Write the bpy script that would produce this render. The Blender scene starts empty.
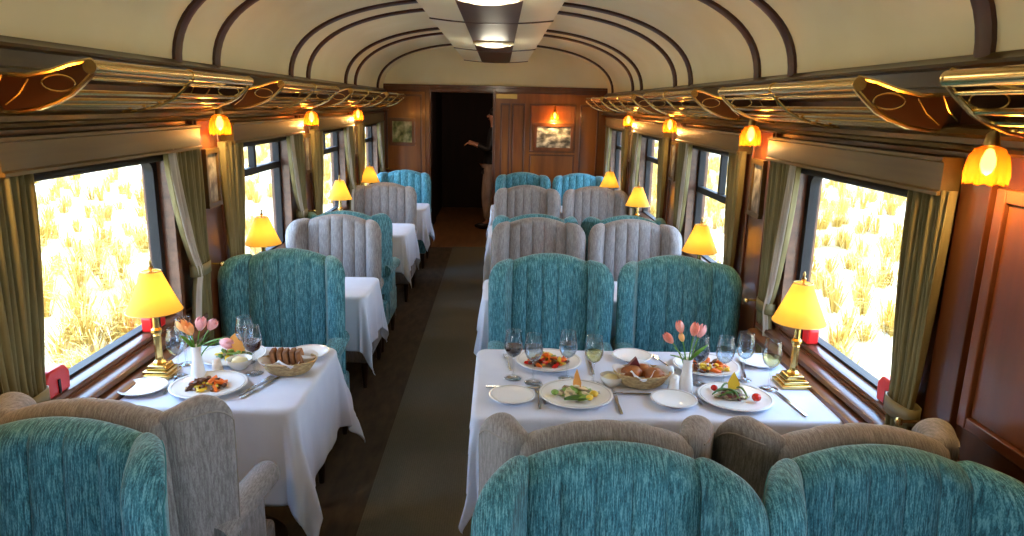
import bpy, bmesh, math, random
from mathutils import Vector, Matrix, noise
R = math.radians
PI = math.pi
scene = bpy.context.scene
col = scene.collection
rnd = random.Random(7)

# ---------------------------------------------------------------- materials
def mat(name, color, rough=0.5, metal=0.0, **kw):
    m = bpy.data.materials.new(name); m.use_nodes = True
    b = m.node_tree.nodes['Principled BSDF']
    b.inputs['Base Color'].default_value = (*color, 1)
    b.inputs['Roughness'].default_value = rough
    b.inputs['Metallic'].default_value = metal
    for k, v in kw.items():
        b.inputs[k.replace('_', ' ')].default_value = v
    return m

def nodes(m):
    nt = m.node_tree
    return nt, nt.nodes, nt.links, nt.nodes['Principled BSDF']

def tex_coord(nt, scale, loc=(0, 0, 0), world=False, rot=(0, 0, 0)):
    tc = nt.nodes.new('ShaderNodeTexCoord'); mp = nt.nodes.new('ShaderNodeMapping')
    mp.inputs['Scale'].default_value = scale; mp.inputs['Location'].default_value = loc
    mp.inputs['Rotation'].default_value = rot
    if world:
        g = nt.nodes.new('ShaderNodeNewGeometry'); nt.links.new(g.outputs['Position'], mp.inputs['Vector'])
    else:
        nt.links.new(tc.outputs['Object'], mp.inputs['Vector'])
    return mp

def noise_mat(name, c1, c2, scale=(5, 5, 5), nscale=1.0, rough=0.5, bump=0.0, detail=4, lo=0.35, hi=0.65,
              world=False, metal=0.0, c3=None, bdist=0.002, **kw):
    m = mat(name, c1, rough, metal, **kw)
    nt, N, L, b = nodes(m)
    mp = tex_coord(nt, scale, world=world)
    n = N.new('ShaderNodeTexNoise'); n.inputs['Scale'].default_value = nscale; n.inputs['Detail'].default_value = detail
    L.new(mp.outputs[0], n.inputs['Vector'])
    r = N.new('ShaderNodeValToRGB'); e = r.color_ramp.elements
    e[0].position = lo; e[0].color = (*c1, 1); e[1].position = hi; e[1].color = (*c2, 1)
    if c3:
        x = e.new((lo + hi) / 2); x.color = (*c3, 1)
    L.new(n.outputs['Fac'], r.inputs['Fac']); L.new(r.outputs['Color'], b.inputs['Base Color'])
    if bump:
        bp = N.new('ShaderNodeBump'); bp.inputs['Strength'].default_value = bump; bp.inputs['Distance'].default_value = bdist
        L.new(n.outputs['Fac'], bp.inputs['Height']); L.new(bp.outputs[0], b.inputs['Normal'])
    return m

def wood(name, dark, light, scale, rough=0.3, coat=0.5):
    return noise_mat(name, dark, light, scale, 1.0, rough, detail=6, lo=0.3, hi=0.7, Coat_Weight=coat, Coat_Roughness=0.12)

W_LONG = wood('mahogany_along', (0.045, 0.014, 0.005), (0.13, 0.042, 0.012), (14, 1.3, 14), 0.3)
W_TRIM = wood('walnut_moulding', (0.040, 0.021, 0.004), (0.088, 0.049, 0.010), (25, 1.5, 25), 0.28, 0.2)
W_PELMET = wood('honey_brown_board', (0.070, 0.043, 0.011), (0.12, 0.077, 0.020), (25, 1.5, 25), 0.42, 0.1)
W_UP = wood('mahogany_upright', (0.042, 0.011, 0.003), (0.11, 0.029, 0.007), (14, 14, 1.2), 0.3, 0.3)
W_END = wood('orange_mahogany', (0.16, 0.042, 0.006), (0.36, 0.115, 0.016), (9, 9, 0.9), 0.32, 0.3)
W_ENDT = wood('dark_orange_mahogany', (0.07, 0.018, 0.005), (0.16, 0.045, 0.011), (9, 9, 0.9), 0.3)
W_SILL = wood('polished_sill', (0.075, 0.024, 0.009), (0.17, 0.062, 0.024), (25, 1.5, 25), 0.34, 0.25)
W_RIB = wood('rib_brown', (0.035, 0.009, 0.006), (0.065, 0.018, 0.011), (8, 8, 8), 0.4, 0.1)
W_BRK = mat('bracket_wood', (0.055, 0.019, 0.007), 0.4)
W_LEG = mat('dark_leg_wood', (0.03, 0.012, 0.006), 0.3)
W_STRIP = wood('glossy_brown_strip', (0.040, 0.013, 0.008), (0.07, 0.024, 0.015), (8, 1.2, 8), 0.5, 0.0)
M_BLACK = mat('dark_void', (0.006, 0.004, 0.003), 0.6)
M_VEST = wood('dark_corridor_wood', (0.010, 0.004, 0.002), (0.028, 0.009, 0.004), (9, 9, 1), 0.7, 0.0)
M_CREAM = noise_mat('cream_ceiling', (0.86, 0.77, 0.50), (0.90, 0.82, 0.56), (2, 2, 2), 1.5, 0.55, detail=3, world=True)
M_CREAM2 = noise_mat('pale_cream_panel', (0.82, 0.75, 0.54), (0.85, 0.79, 0.59), (2, 2, 2), 1.5, 0.4, detail=3, world=True)
M_METAL = mat('window_aluminium', (0.016, 0.015, 0.015), 0.6, 0.0, Specular_IOR_Level=0.25)
M_BRASS = mat('brass', (0.72, 0.50, 0.17), 0.22, 1.0)
M_BRASSD = mat('dull_brass', (0.45, 0.31, 0.11), 0.32, 1.0)
M_RAIL = mat('pale_polished_brass', (0.84, 0.60, 0.24), 0.22, 1.0)
M_STEEL = mat('cutlery_steel', (0.55, 0.56, 0.60), 0.2, 1.0)
M_PORC = mat('white_porcelain', (0.80, 0.80, 0.78), 0.12)
M_RED = mat('red_plastic', (0.70, 0.012, 0.012), 0.35)
M_FLOOR = noise_mat('dark_brown_carpet', (0.036, 0.022, 0.012), (0.066, 0.042, 0.024), (7, 2, 7), 3.0, 0.9, 0.2)
M_FLOOR2 = wood('corridor_floor', (0.20, 0.095, 0.030), (0.32, 0.15, 0.05), (10, 2, 10), 0.5, 0.1)

def runner_mat():
    m = mat('grey_green_runner', (0.06, 0.06, 0.05), 0.92)
    nt, N, L, b = nodes(m)
    mp = tex_coord(nt, (1, 1, 1))
    w = N.new('ShaderNodeTexWave'); w.bands_direction = 'X'; w.inputs['Scale'].default_value = 30; w.inputs['Distortion'].default_value = 5.0
    w.inputs['Detail'].default_value = 2; w.inputs['Detail Scale'].default_value = 4
    L.new(mp.outputs[0], w.inputs['Vector'])
    n = N.new('ShaderNodeTexNoise'); n.inputs['Scale'].default_value = 160; L.new(mp.outputs[0], n.inputs['Vector'])
    ad = N.new('ShaderNodeMath'); ad.operation = 'ADD'; L.new(w.outputs['Fac'], ad.inputs[0]); L.new(n.outputs['Fac'], ad.inputs[1])
    r = N.new('ShaderNodeValToRGB'); e = r.color_ramp.elements
    e[0].position = 0.1; e[0].color = (0.085, 0.076, 0.055, 1); e[1].position = 1.0; e[1].color = (0.125, 0.112, 0.082, 1)
    dv = N.new('ShaderNodeMath'); dv.operation = 'MULTIPLY'; dv.inputs[1].default_value = 0.62
    L.new(ad.outputs[0], dv.inputs[0]); L.new(dv.outputs[0], r.inputs['Fac']); L.new(r.outputs[0], b.inputs['Base Color'])
    bp = N.new('ShaderNodeBump'); bp.inputs['Strength'].default_value = 0.4; bp.inputs['Distance'].default_value = 0.003
    L.new(ad.outputs[0], bp.inputs['Height']); L.new(bp.outputs[0], b.inputs['Normal'])
    return m
M_RUNNER = runner_mat()

def chenille(name, dark, mid, light):
    m = mat(name, mid, 0.85)
    nt, N, L, b = nodes(m)
    try:
        b.inputs['Sheen Weight'].default_value = 0.25
        b.inputs['Sheen Roughness'].default_value = 0.4
    except Exception: pass
    mp = tex_coord(nt, (330, 45, 26))
    n = N.new('ShaderNodeTexNoise'); n.inputs['Scale'].default_value = 1.0; n.inputs['Detail'].default_value = 3
    L.new(mp.outputs[0], n.inputs['Vector'])
    mp2 = tex_coord(nt, (620, 300, 160))
    n2 = N.new('ShaderNodeTexNoise'); n2.inputs['Scale'].default_value = 1.0
    L.new(mp2.outputs[0], n2.inputs['Vector'])
    mx = N.new('ShaderNodeMath'); mx.operation = 'MULTIPLY_ADD'; mx.inputs[1].default_value = 0.55
    L.new(n2.outputs['Fac'], mx.inputs[0]); L.new(n.outputs['Fac'], mx.inputs[2])
    r = N.new('ShaderNodeValToRGB'); e = r.color_ramp.elements
    e[0].position = 0.58; e[0].color = (*dark, 1); e[1].position = 0.98; e[1].color = (*light, 1)
    x = e.new(0.77); x.color = (*mid, 1)
    L.new(mx.outputs[0], r.inputs['Fac']); L.new(r.outputs[0], b.inputs['Base Color'])
    bp = N.new('ShaderNodeBump'); bp.inputs['Strength'].default_value = 0.5; bp.inputs['Distance'].default_value = 0.002
    L.new(mx.outputs[0], bp.inputs['Height']); L.new(bp.outputs[0], b.inputs['Normal'])
    return m
M_TEAL = chenille('teal_chenille', (0.010, 0.062, 0.085), (0.036, 0.182, 0.230), (0.17, 0.40, 0.455))
M_GREY = chenille('grey_chenille', (0.15, 0.135, 0.13), (0.225, 0.205, 0.20), (0.31, 0.285, 0.28))
M_TEALW = mat('teal_welt', (0.04, 0.20, 0.23), 0.8)
M_GREYW = mat('grey_welt', (0.27, 0.24, 0.22), 0.8)

def curtain_mat(name, c1, c2, lining):
    m = noise_mat(name, c1, c2, (30, 30, 3), 1.0, 0.8, detail=3)
    nt, N, L, b = nodes(m)
    out = [n for n in N if n.type == 'OUTPUT_MATERIAL'][0]
    tr = N.new('ShaderNodeBsdfTranslucent'); tr.inputs['Color'].default_value = (*lining, 1)
    ms = N.new('ShaderNodeMixShader'); ms.inputs['Fac'].default_value = 0.12
    L.new(b.outputs[0], ms.inputs[1]); L.new(tr.outputs[0], ms.inputs[2]); L.new(ms.outputs[0], out.inputs['Surface'])
    return m
M_CURT = curtain_mat('olive_curtain', (0.13, 0.105, 0.036), (0.21, 0.172, 0.070), (0.36, 0.29, 0.13))
M_LINING = curtain_mat('pale_curtain_lining', (0.42, 0.38, 0.31), (0.55, 0.50, 0.42), (0.5, 0.46, 0.38))
M_TIE = mat('olive_tieback', (0.15, 0.125, 0.05), 0.5)

def cloth_mat():
    m = noise_mat('white_damask_cloth', (0.66, 0.71, 0.84), (0.71, 0.76, 0.88), (9, 9, 9), 1.0, 0.65, 0.25, detail=3, bdist=0.004)
    nt, N, L, b = nodes(m)
    out = [n for n in N if n.type == 'OUTPUT_MATERIAL'][0]
    tr = N.new('ShaderNodeBsdfTranslucent'); tr.inputs['Color'].default_value = (0.8, 0.83, 0.88, 1)
    ms = N.new('ShaderNodeMixShader'); ms.inputs['Fac'].default_value = 0.15
    L.new(b.outputs[0], ms.inputs[1]); L.new(tr.outputs[0], ms.inputs[2]); L.new(ms.outputs[0], out.inputs['Surface'])
    return m
M_CLOTH = cloth_mat()

def see_through(name, tint, gloss_rough=0.02, base=0.06, edge=0.5, gcol=(1, 1, 1), dark=None):
    m = bpy.data.materials.new(name); m.use_nodes = True
    nt = m.node_tree; N = nt.nodes; L = nt.links
    for n in list(N):
        if n.type != 'OUTPUT_MATERIAL': N.remove(n)
    out = [n for n in N if n.type == 'OUTPUT_MATERIAL'][0]
    t = N.new('ShaderNodeBsdfTransparent'); t.inputs['Color'].default_value = (*tint, 1)
    g = N.new('ShaderNodeBsdfGlossy'); g.inputs['Roughness'].default_value = gloss_rough; g.inputs['Color'].default_value = (*gcol, 1)
    lw = N.new('ShaderNodeLayerWeight'); lw.inputs['Blend'].default_value = 0.5
    pw = N.new('ShaderNodeMath'); pw.operation = 'POWER'; pw.inputs[1].default_value = 3.0
    mu = N.new('ShaderNodeMath'); mu.operation = 'MULTIPLY_ADD'; mu.inputs[1].default_value = edge; mu.inputs[2].default_value = base
    ms = N.new('ShaderNodeMixShader')
    if dark:
        cr = N.new('ShaderNodeValToRGB'); e = cr.color_ramp.elements; e[0].position = .35; e[0].color = (*tint, 1); e[1].position = .95; e[1].color = (*[q * dark for q in tint], 1)
        L.new(lw.outputs['Facing'], cr.inputs['Fac']); L.new(cr.outputs[0], t.inputs['Color'])
    L.new(lw.outputs['Facing'], pw.inputs[0]); L.new(pw.outputs[0], mu.inputs[0]); L.new(mu.outputs[0], ms.inputs['Fac'])
    L.new(t.outputs[0], ms.inputs[1]); L.new(g.outputs[0], ms.inputs[2]); L.new(ms.outputs[0], out.inputs['Surface'])
    return m
M_PANE = see_through('window_glass', (0.97, 0.98, 0.97), 0.01, 0.03, 0.3)
M_GLASS = see_through('drinking_glass', (0.95, 0.97, 0.98), 0.04, 0.09, 0.85, dark=.35)
M_WATER = see_through('water', (0.72, 0.80, 0.86), 0.04, 0.08, 0.35, dark=.5)
M_WHITEWINE = see_through('white_wine', (0.84, 0.82, 0.52), 0.04, 0.08, 0.35, dark=.5)
M_REDWINE = mat('red_wine', (0.018, 0.002, 0.005), 0.25)
M_BLUEWINE = mat('dark_wine', (0.012, 0.02, 0.07), 0.08)

def lampshade_mat(name, body, glow, estr, trans=0.6, clear=0.0):
    m = mat(name, body, 0.7)
    nt, N, L, b = nodes(m)
    b.inputs['Emission Color'].default_value = (*glow, 1); b.inputs['Emission Strength'].default_value = estr
    out = [n for n in N if n.type == 'OUTPUT_MATERIAL'][0]
    tr = N.new('ShaderNodeBsdfTranslucent'); tr.inputs['Color'].default_value = (*body, 1)
    ms = N.new('ShaderNodeMixShader'); ms.inputs['Fac'].default_value = trans
    L.new(b.outputs[0], ms.inputs[1]); L.new(tr.outputs[0], ms.inputs[2]); L.new(ms.outputs[0], out.inputs['Surface'])
    if clear:
        tp = N.new('ShaderNodeBsdfTransparent'); tp.inputs['Color'].default_value = (1, .62, .22, 1); m2 = N.new('ShaderNodeMixShader'); m2.inputs['Fac'].default_value = clear
        L.new(ms.outputs[0], m2.inputs[1]); L.new(tp.outputs[0], m2.inputs[2]); L.new(m2.outputs[0], out.inputs['Surface'])
    return m
M_SHADE = lampshade_mat('amber_parchment_shade', (0.92, 0.47, 0.07), (1.0, 0.36, 0.02), 0.22)
M_TULIP = lampshade_mat('amber_ribbed_glass', (0.20, 0.042, 0.001), (1.0, 0.22, 0.005), 0.10, 0.5, 0.30)
def emit(name, c, s):
    m = mat(name, c, 0.5); b = m.node_tree.nodes['Principled BSDF']
    b.inputs['Emission Color'].default_value = (*c, 1); b.inputs['Emission Strength'].default_value = s
    return m
M_BULB = emit('glowing_bulb', (1.0, 0.80, 0.42), 9.0)
M_DOME = emit('ceiling_dome_glass', (1.0, 0.90, 0.72), 0.25)

# ---------------------------------------------------------------- mesh helpers
class MB:
    def __init__(s): s.v = []; s.f = []; s.mi = []; s.cur = 0
    def add(s, vs, fs):
        o = len(s.v); s.v += [tuple(p) for p in vs]; s.f += [tuple(i + o for i in f) for f in fs]; s.mi += [s.cur] * len(fs); return s
    def box(s, x0, x1, y0, y1, z0, z1, M=None):
        vs = [Vector((x, y, z)) for x in (x0, x1) for y in (y0, y1) for z in (z0, z1)]
        if M: vs = [M @ p for p in vs]
        return s.add(vs, [(0, 1, 3, 2), (4, 6, 7, 5), (0, 4, 5, 1), (2, 3, 7, 6), (0, 2, 6, 4), (1, 5, 7, 3)])
    def tube(s, pts, r, n=10, closed=False, cap=True):
        pts = [Vector(p) for p in pts]; m = len(pts)
        rs = r if isinstance(r, (list, tuple)) else [r] * m
        vs = []; prev = None
        for i, p in enumerate(pts):
            if closed: t = pts[(i + 1) % m] - pts[i - 1]
            else: t = pts[min(i + 1, m - 1)] - pts[max(i - 1, 0)]
            t.normalize()
            if prev is None:
                a = Vector((0, 0, 1)) if abs(t.z) < 0.9 else Vector((1, 0, 0))
                u = t.cross(a).normalized()
            else:
                u = (prev - t * prev.dot(t)).normalized()
            prev = u; w = t.cross(u)
            for k in range(n):
                an = 2 * PI * k / n
                vs.append(p + (u * math.cos(an) + w * math.sin(an)) * rs[i])
        fs = []
        for i in range(m if closed else m - 1):
            j = (i + 1) % m
            for k in range(n):
                k2 = (k + 1) % n
                fs.append((i * n + k, i * n + k2, j * n + k2, j * n + k))
        if cap and not closed:
            fs.append(tuple(range(n))[::-1]); fs.append(tuple((m - 1) * n + k for k in range(n)))
        return s.add(vs, fs)
    def lathe(s, prof, n=24, c=(0, 0, 0), sx=1, sy=1, lobes=0, lamp=0.0, M=None):
        vs = []; fs = []; m = len(prof)
        for (r, z) in prof:
            for k in range(n):
                a = 2 * PI * k / n
                q = 1 + lamp * abs(math.cos(lobes * a / 2)) if lobes else 1
                p = Vector((c[0] + r * q * sx * math.cos(a), c[1] + r * q * sy * math.sin(a), c[2] + z))
                vs.append(M @ p if M else p)
        for i in range(m - 1):
            for k in range(n):
                k2 = (k + 1) % n
                fs.append((i * n + k, i * n + k2, (i + 1) * n + k2, (i + 1) * n + k))
        if prof[0][0] > 1e-5 and prof[0] != prof[-1]: fs.append(tuple(range(n))[::-1])
        if prof[-1][0] > 1e-5 and prof[0] != prof[-1]: fs.append(tuple((m - 1) * n + k for k in range(n)))
        return s.add(vs, fs)
    def prism(s, poly, axis, a, b):
        """poly of 2D points; axis 'x','y','z' is the extrusion axis"""
        def P(u, v, w):
            return {'x': (w, u, v), 'y': (u, w, v), 'z': (u, v, w)}[axis]
        n = len(poly)
        vs = [P(u, v, a) for u, v in poly] + [P(u, v, b) for u, v in poly]
        fs = [(i, (i + 1) % n, n + (i + 1) % n, n + i) for i in range(n)] + [tuple(range(n))[::-1], tuple(range(n, 2 * n))]
        return s.add(vs, fs)
    def grid(s, fn, nu, nv, closed_u=False):
        vs = [fn(i / nu, j / nv) for j in range(nv + 1) for i in range(nu + (0 if closed_u else 1))]
        w = nu if closed_u else nu + 1
        fs = []
        for j in range(nv):
            for i in range(nu):
                i2 = (i + 1) % w
                fs.append((j * w + i, j * w + i2, (j + 1) * w + i2, (j + 1) * w + i))
        return s.add(vs, fs)
    def pillow(s, fn, nu, nv):
        """closed solid: fn(u,v,side) -> point, side +1 front, -1 back; edges meet"""
        w = nu + 1; o = len(s.v)
        vs = [fn(i / nu, j / nv, 1) for j in range(nv + 1) for i in range(w)] + [fn(i / nu, j / nv, -1) for j in range(nv + 1) for i in range(w)]
        K = w * (nv + 1); fs = []
        for j in range(nv):
            for i in range(nu):
                a = j * w + i
                fs.append((a, a + 1, a + w + 1, a + w)); fs.append((K + a, K + a + w, K + a + w + 1, K + a + 1))
        for i in range(nu):
            fs.append((i, K + i, K + i + 1, i + 1)); t = nv * w + i; fs.append((t, t + 1, K + t + 1, K + t))
        for j in range(nv):
            a = j * w; fs.append((a, a + w, K + a + w, K + a)); a = j * w + nu; fs.append((a, K + a, K + a + w, a + w))
        return s.add(vs, fs)
    def build(s, name, m, parent=None, smooth=True, bevel=0, loc=None, sub=0, angle=40):
        me = bpy.data.meshes.new(name); me.from_pydata(s.v, [], s.f)
        for x in (m if isinstance(m, (list, tuple)) else [m]): me.materials.append(x)
        me.polygons.foreach_set('material_index', s.mi)
        bm = bmesh.new(); bm.from_mesh(me); bmesh.ops.remove_doubles(bm, verts=bm.verts, dist=1e-5)
        bmesh.ops.recalc_face_normals(bm, faces=bm.faces); bm.to_mesh(me); bm.free()
        me.update()
        if smooth:
            me.shade_smooth()
            try: me.set_sharp_from_angle(angle=R(angle))
            except Exception: pass
        o = bpy.data.objects.new(name, me); col.objects.link(o)
        if parent: o.parent = parent
        if loc: o.location = loc
        if bevel:
            b = o.modifiers.new('bevel', 'BEVEL'); b.width = bevel; b.segments = 2; b.limit_method = 'ANGLE'; b.angle_limit = R(40)
        if sub:
            q = o.modifiers.new('sub', 'SUBSURF'); q.levels = sub; q.render_levels = sub
        return o

def tag(o, label=None, cat=None, group=None, kind=None):
    if label: o['label'] = label
    if cat: o['category'] = cat
    if group: o['group'] = group
    if kind: o['kind'] = kind
    return o
def thing(name, loc, label, cat, group=None, rz=0):
    o = bpy.data.objects.new(name, None); col.objects.link(o); o.location = loc; o.rotation_euler = (0, 0, rz)
    o.empty_display_size = 0.05
    return tag(o, label, cat, group)
def struct(o): o['kind'] = 'structure'; return o
def copy_tree(o, label=None, group=None, loc=None, rz=None, parent=None):
    c = o.copy(); col.objects.link(c)
    if parent: c.parent = parent
    if label: c['label'] = label
    if group: c['group'] = group
    if loc is not None: c.location = loc
    if rz is not None: c.rotation_euler = (0, 0, rz)
    for ch in list(o.children): copy_tree(ch, parent=c)
    return c

# ---------------------------------------------------------------- carriage dimensions
XL, XR = -1.41, 1.29
XC = (XL + XR) / 2
Y0, Y1 = -2.6, 8.7
PER = 1.69
def bay(k): return 1.92 + PER * k, 3.18 + PER * k      # rib to rib round a window
BAYS = [0, 1, 2, 3]
WIN = [2.52 + PER * k for k in BAYS] + [0.25, -1.44]    # window centres
HW = 0.47; WZ0, WZ1 = 0.84, 1.55

# floor, runner
struct(MB().box(XL - .12, XR + .12, Y0, Y1 + .05, -.08, 0).build('floor', M_FLOOR, smooth=False))
b = MB().box(-.575, .02, Y0 + .1, 8.75, 0.001, .009)
tag(b.build('carpet_runner', M_RUNNER, smooth=False), 'long grey green carpet runner laid down the middle aisle', 'carpet')

def wall(name, xi, xo):
    b = MB(); lo, hi = min(xi, xo), max(xi, xo)
    b.box(lo, hi, Y0, Y1, 0, WZ0 - .05); b.box(lo, hi, Y0, Y1, WZ1 + .03, 2.0)
    ys = sorted(WIN); y = Y0
    for c in ys:
        b.box(lo, hi, y, c - HW - .03, WZ0 - .05, WZ1 + .03); y = c + HW + .03
    b.box(lo, hi, y, Y1, WZ0 - .05, WZ1 + .03)
    return struct(b.build(name, W_UP, smooth=False))
wall('wall_right', XR, XR + .11)
wall('wall_left', XL, XL - .11)

# long mouldings (s=+1 right, -1 left)
def yprism(b, xw, s, poly, y0, y1):
    b.prism([(xw - s * dx, z) for dx, z in poly], 'y', y0, y1)
tn = 0
for s, xw, nm in ((1, XR, 'right'), (-1, XL, 'left')):
    b = MB()
    yprism(b, xw, s, [(0, 1.94), (.012, 1.94), (.02, 1.93), (.042, 1.92), (.045, 1.91), (.030, 1.902), (.030, 1.858), (.045, 1.85), (.045, 1.835), (.02, 1.825), (0, 1.82)], Y0, Y1)
    tn += 1; struct(b.build('trim_%d' % tn, W_TRIM))
    b = MB()
    yprism(b, xw, s, [(0, 1.755), (.03, 1.755), (.05, 1.745), (.055, 1.73), (.04, 1.72), (.04, 1.705), (.055, 1.70), (.06, 1.69), (.02, 1.68), (0, 1.68)], Y0, Y1)
    tn += 1; struct(b.build('trim_%d' % tn, W_TRIM))
    # dado rail low on the wall and baseboard
    b = MB(); yprism(b, xw, s, [(0, .14), (.012, .13), (.018, .11), (.018, 0), (0, 0)], Y0, Y1)
    struct(b.build('baseboard_' + nm, W_LONG))
    # pelmet boards over each window
    for k in BAYS + [-1.343, -2.343]:
        a, e = (bay(k)[0], bay(k)[1] + .03)
        b = MB()
        yprism(b, xw, s, [(0, 1.665), (.075, 1.665), (.075, 1.655), (.068, 1.65), (.068, 1.575), (.076, 1.57), (.076, 1.56), (0, 1.56)], a, e)
        tn += 1; struct(b.build('trim_%d' % tn, W_PELMET))
    # pilasters between windows
    for k in (-1, 0, 1, 2):
        c = 3.395 + PER * k
        if k == -1: c = 1.845
        b = MB(); b.box(min(xw, xw - s * .022), max(xw, xw - s * .022), c - (.15 if k > -1 else .06), c + (.15 if k > -1 else .06), 0.14, 1.68)
        for dy in (-.12, .12):
            if k > -1: b.box(min(xw, xw - s * .032), max(xw, xw - s * .032), c + dy - .012, c + dy + .012, 0.14, 1.68)
        tn += 1; struct(b.build('trim_%d' % tn, W_UP, smooth=False, bevel=.003))
# big recessed wall panels beside the nearest rows
for s, xw in ((1, XR), (-1, XL)):
    b = MB()
    ya, yb, za, zb = .86, 1.765, .95, 1.60
    t = .035
    X = lambda d: (min(xw, xw - s * d), max(xw, xw - s * d))
    for (p, q, r_, u) in ((ya, ya + t, za, zb), (yb - t, yb, za, zb), (ya + t + .0004, yb - t - .0004, za, za + t), (ya + t + .0004, yb - t - .0004, zb - t, zb)):
        b.box(*X(.02), p, q, r_, u)
    b.box(*X(.008), ya + t + .0005, yb - t - .0005, za + t + .0005, zb - t - .0005)
    for (p, q, r_, u) in ((ya, ya + t, .2, .85), (yb - t, yb, .2, .85), (ya + t + .0004, yb - t - .0004, .2, .2 + t), (ya + t + .0004, yb - t - .0004, .85 - t, .85)):
        b.box(*X(.02), p, q, r_, u)
    tn += 1; struct(b.build('trim_%d' % tn, W_ENDT, smooth=False, bevel=.004))

# windows
wn = 0
for s, xw, side in ((1, XR, 'right'), (-1, XL, 'left')):
    for i, c in enumerate(WIN):
        wn += 1
        root = bpy.data.objects.new('window_%d' % wn, None); col.objects.link(root); root.location = (xw, c, WZ0); struct(root)
        root.rotation_euler = (0, 0, 0 if s > 0 else PI)
        H = WZ1 - WZ0
        # outer lining of the opening with rounded inner corners
        def ring(x0, x1, wy, z0, z1, r, t, m, name, par):
            def rr(hy, za, zb, rad):
                p = []
                for (cy, cz, a0) in ((hy - rad, zb - rad, 0), (-hy + rad, zb - rad, 90), (-hy + rad, za + rad, 180), (hy - rad, za + rad, 270)):
                    for q in range(7):
                        a = R(a0 + q * 15); p.append((cy + rad * math.cos(a), cz + rad * math.sin(a)))
                return p
            o_ = rr(wy, z0, z1, r + t * .2); i_ = rr(wy - t, z0 + t, z1 - t, r)
            n = len(o_); vs = []
            for x in (x0, x1):
                vs += [(x, a, b_) for a, b_ in o_] + [(x, a, b_) for a, b_ in i_]
            fs = []
            for q in range(n):
                w2 = (q + 1) % n
                fs += [(q, w2, n + w2, n + q), (2 * n + q, 3 * n + q, 3 * n + w2, 2 * n + w2), (q, 2 * n + q, 2 * n + w2, w2), (n + q, n + w2, 3 * n + w2, 3 * n + q)]
            return MB().add(vs, fs).build(name, m, par, angle=30)
        ring(-.02, .10, HW + .035, -.05, H + .035, .006, .03, W_SILL, 'window_lining', root)
        fr = ring(.035, .075, HW + .005, -.02, H + .005, .05 if i == 0 else .015, .035, M_METAL, 'window_frame', root)
        g = MB(); g.box(.052, .056, -HW + .03, HW - .03, 0.01, H - .025)
        g.build('pane', M_PANE, root, smooth=False)
        if i > 0:
            tz = (1.26 if (s > 0 and i == 1) else 1.34 if s > 0 else 1.37) - WZ0
            g = MB(); g.box(.035, .075, -HW + .02, HW - .02, tz - .02, tz + .02)
            g.box(.035, .075, -.015, .015, tz + .02, H - .02)
            g.build('transom', M_METAL, root, smooth=False, bevel=.003)
        # sill: two polished mouldings
        g = MB()
        g.prism([(.045, .004), (.0, .004), (-.012, .0), (-.016, -.012), (-.012, -.022), (.045, -.05)], 'y', -HW - .16, HW + .16)
        g.prism([(.0, -.030), (-.050, -.030), (-.062, -.036), (-.066, -.050), (-.058, -.060), (.0, -.07)], 'y', -HW - .16, HW + .16)
        g.prism([(0, -.066), (-.085, -.066), (-.100, -.074), (-.104, -.088), (-.094, -.102), (-.03, -.115), (0, -.115)], 'y', -HW - .16, HW + .16)
        g.build('window_sill', W_SILL, root)
        # blind roller head at the top
        g = MB(); g.tube([(-.0, -HW, H - .012), (-.0, HW, H - .012)], .016, 10); g.build('blind_roller', M_METAL, root)

# red latches at the bottom corners of the nearest windows
def latch(x, y, s, label):
    t = thing('window_latch', (x, y, WZ0 + .004), label, 'window latch', 'red window latches', 0 if s > 0 else PI)
    b = MB(); b.prism([(-.058, 0), (.058, 0), (.062, .06), (.040, .088), (-.040, .088), (-.062, .06)], 'x', -.022, .022)
    b.build('latch_body', M_RED, t, bevel=.006)
    b = MB(); b.box(-.026, -.021, -.005, .005, .004, .05); b.build('latch_slot', M_BLACK, t, smooth=False)
latch(XR + .012, 2.775, 1, 'red window latch beyond the nearest right table lamp')
latch(XR + .012, 2.12, 1, 'red window latch beside the nearest right curtain tieback')
latch(XL - .012, 2.80, -1, 'red window latch behind the stem of the nearest left lamp')
latch(XL - .012, 2.125, -1, 'red window latch beside the nearest left curtain tieback')

# ceiling vault
def vz(dx, top=2.46, spring=1.94, a=1.35, n=2.4):
    t = min(1, abs(dx) / a); return spring + (top - spring) * (1 - t ** n) ** (1 / n)
def vault_pts(n=48, off=0, a=1.35):
    p = []
    for i in range(n + 1):
        th = PI * i / n
        c_, s_ = math.cos(th), math.sin(th)
        dx = -(a - off) * math.copysign(abs(c_) ** (2 / 2.4), c_); z = 1.915 + (0.545 - off) * abs(s_) ** (2 / 2.4)
        p.append((XC + dx, z))
    return p
P0, P1 = vault_pts(), vault_pts(off=-.06)
b = MB(); n = len(P0)
for yy0, yy1 in ((Y0, Y1 + .02),):
    vs = [(x, y, z) for y in (yy0, yy1) for (x, z) in P0] + [(x, y, z) for y in (yy0, yy1) for (x, z) in P1]
    fs = [(i, i + 1, n + i + 1, n + i) for i in range(n - 1)] + [(2 * n + i, 3 * n + i, 3 * n + i + 1, 2 * n + i + 1) for i in range(n - 1)]
    fs += [(i, 2 * n + i, 2 * n + i + 1, i + 1) for i in range(n - 1)]
    b.add(vs, fs)
struct(b.build('ceiling', M_CREAM))
PI_ = vault_pts(off=.014)
ribys = []
for k in [-1.343, -2.343] + BAYS: ribys += list(bay(k))
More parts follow.
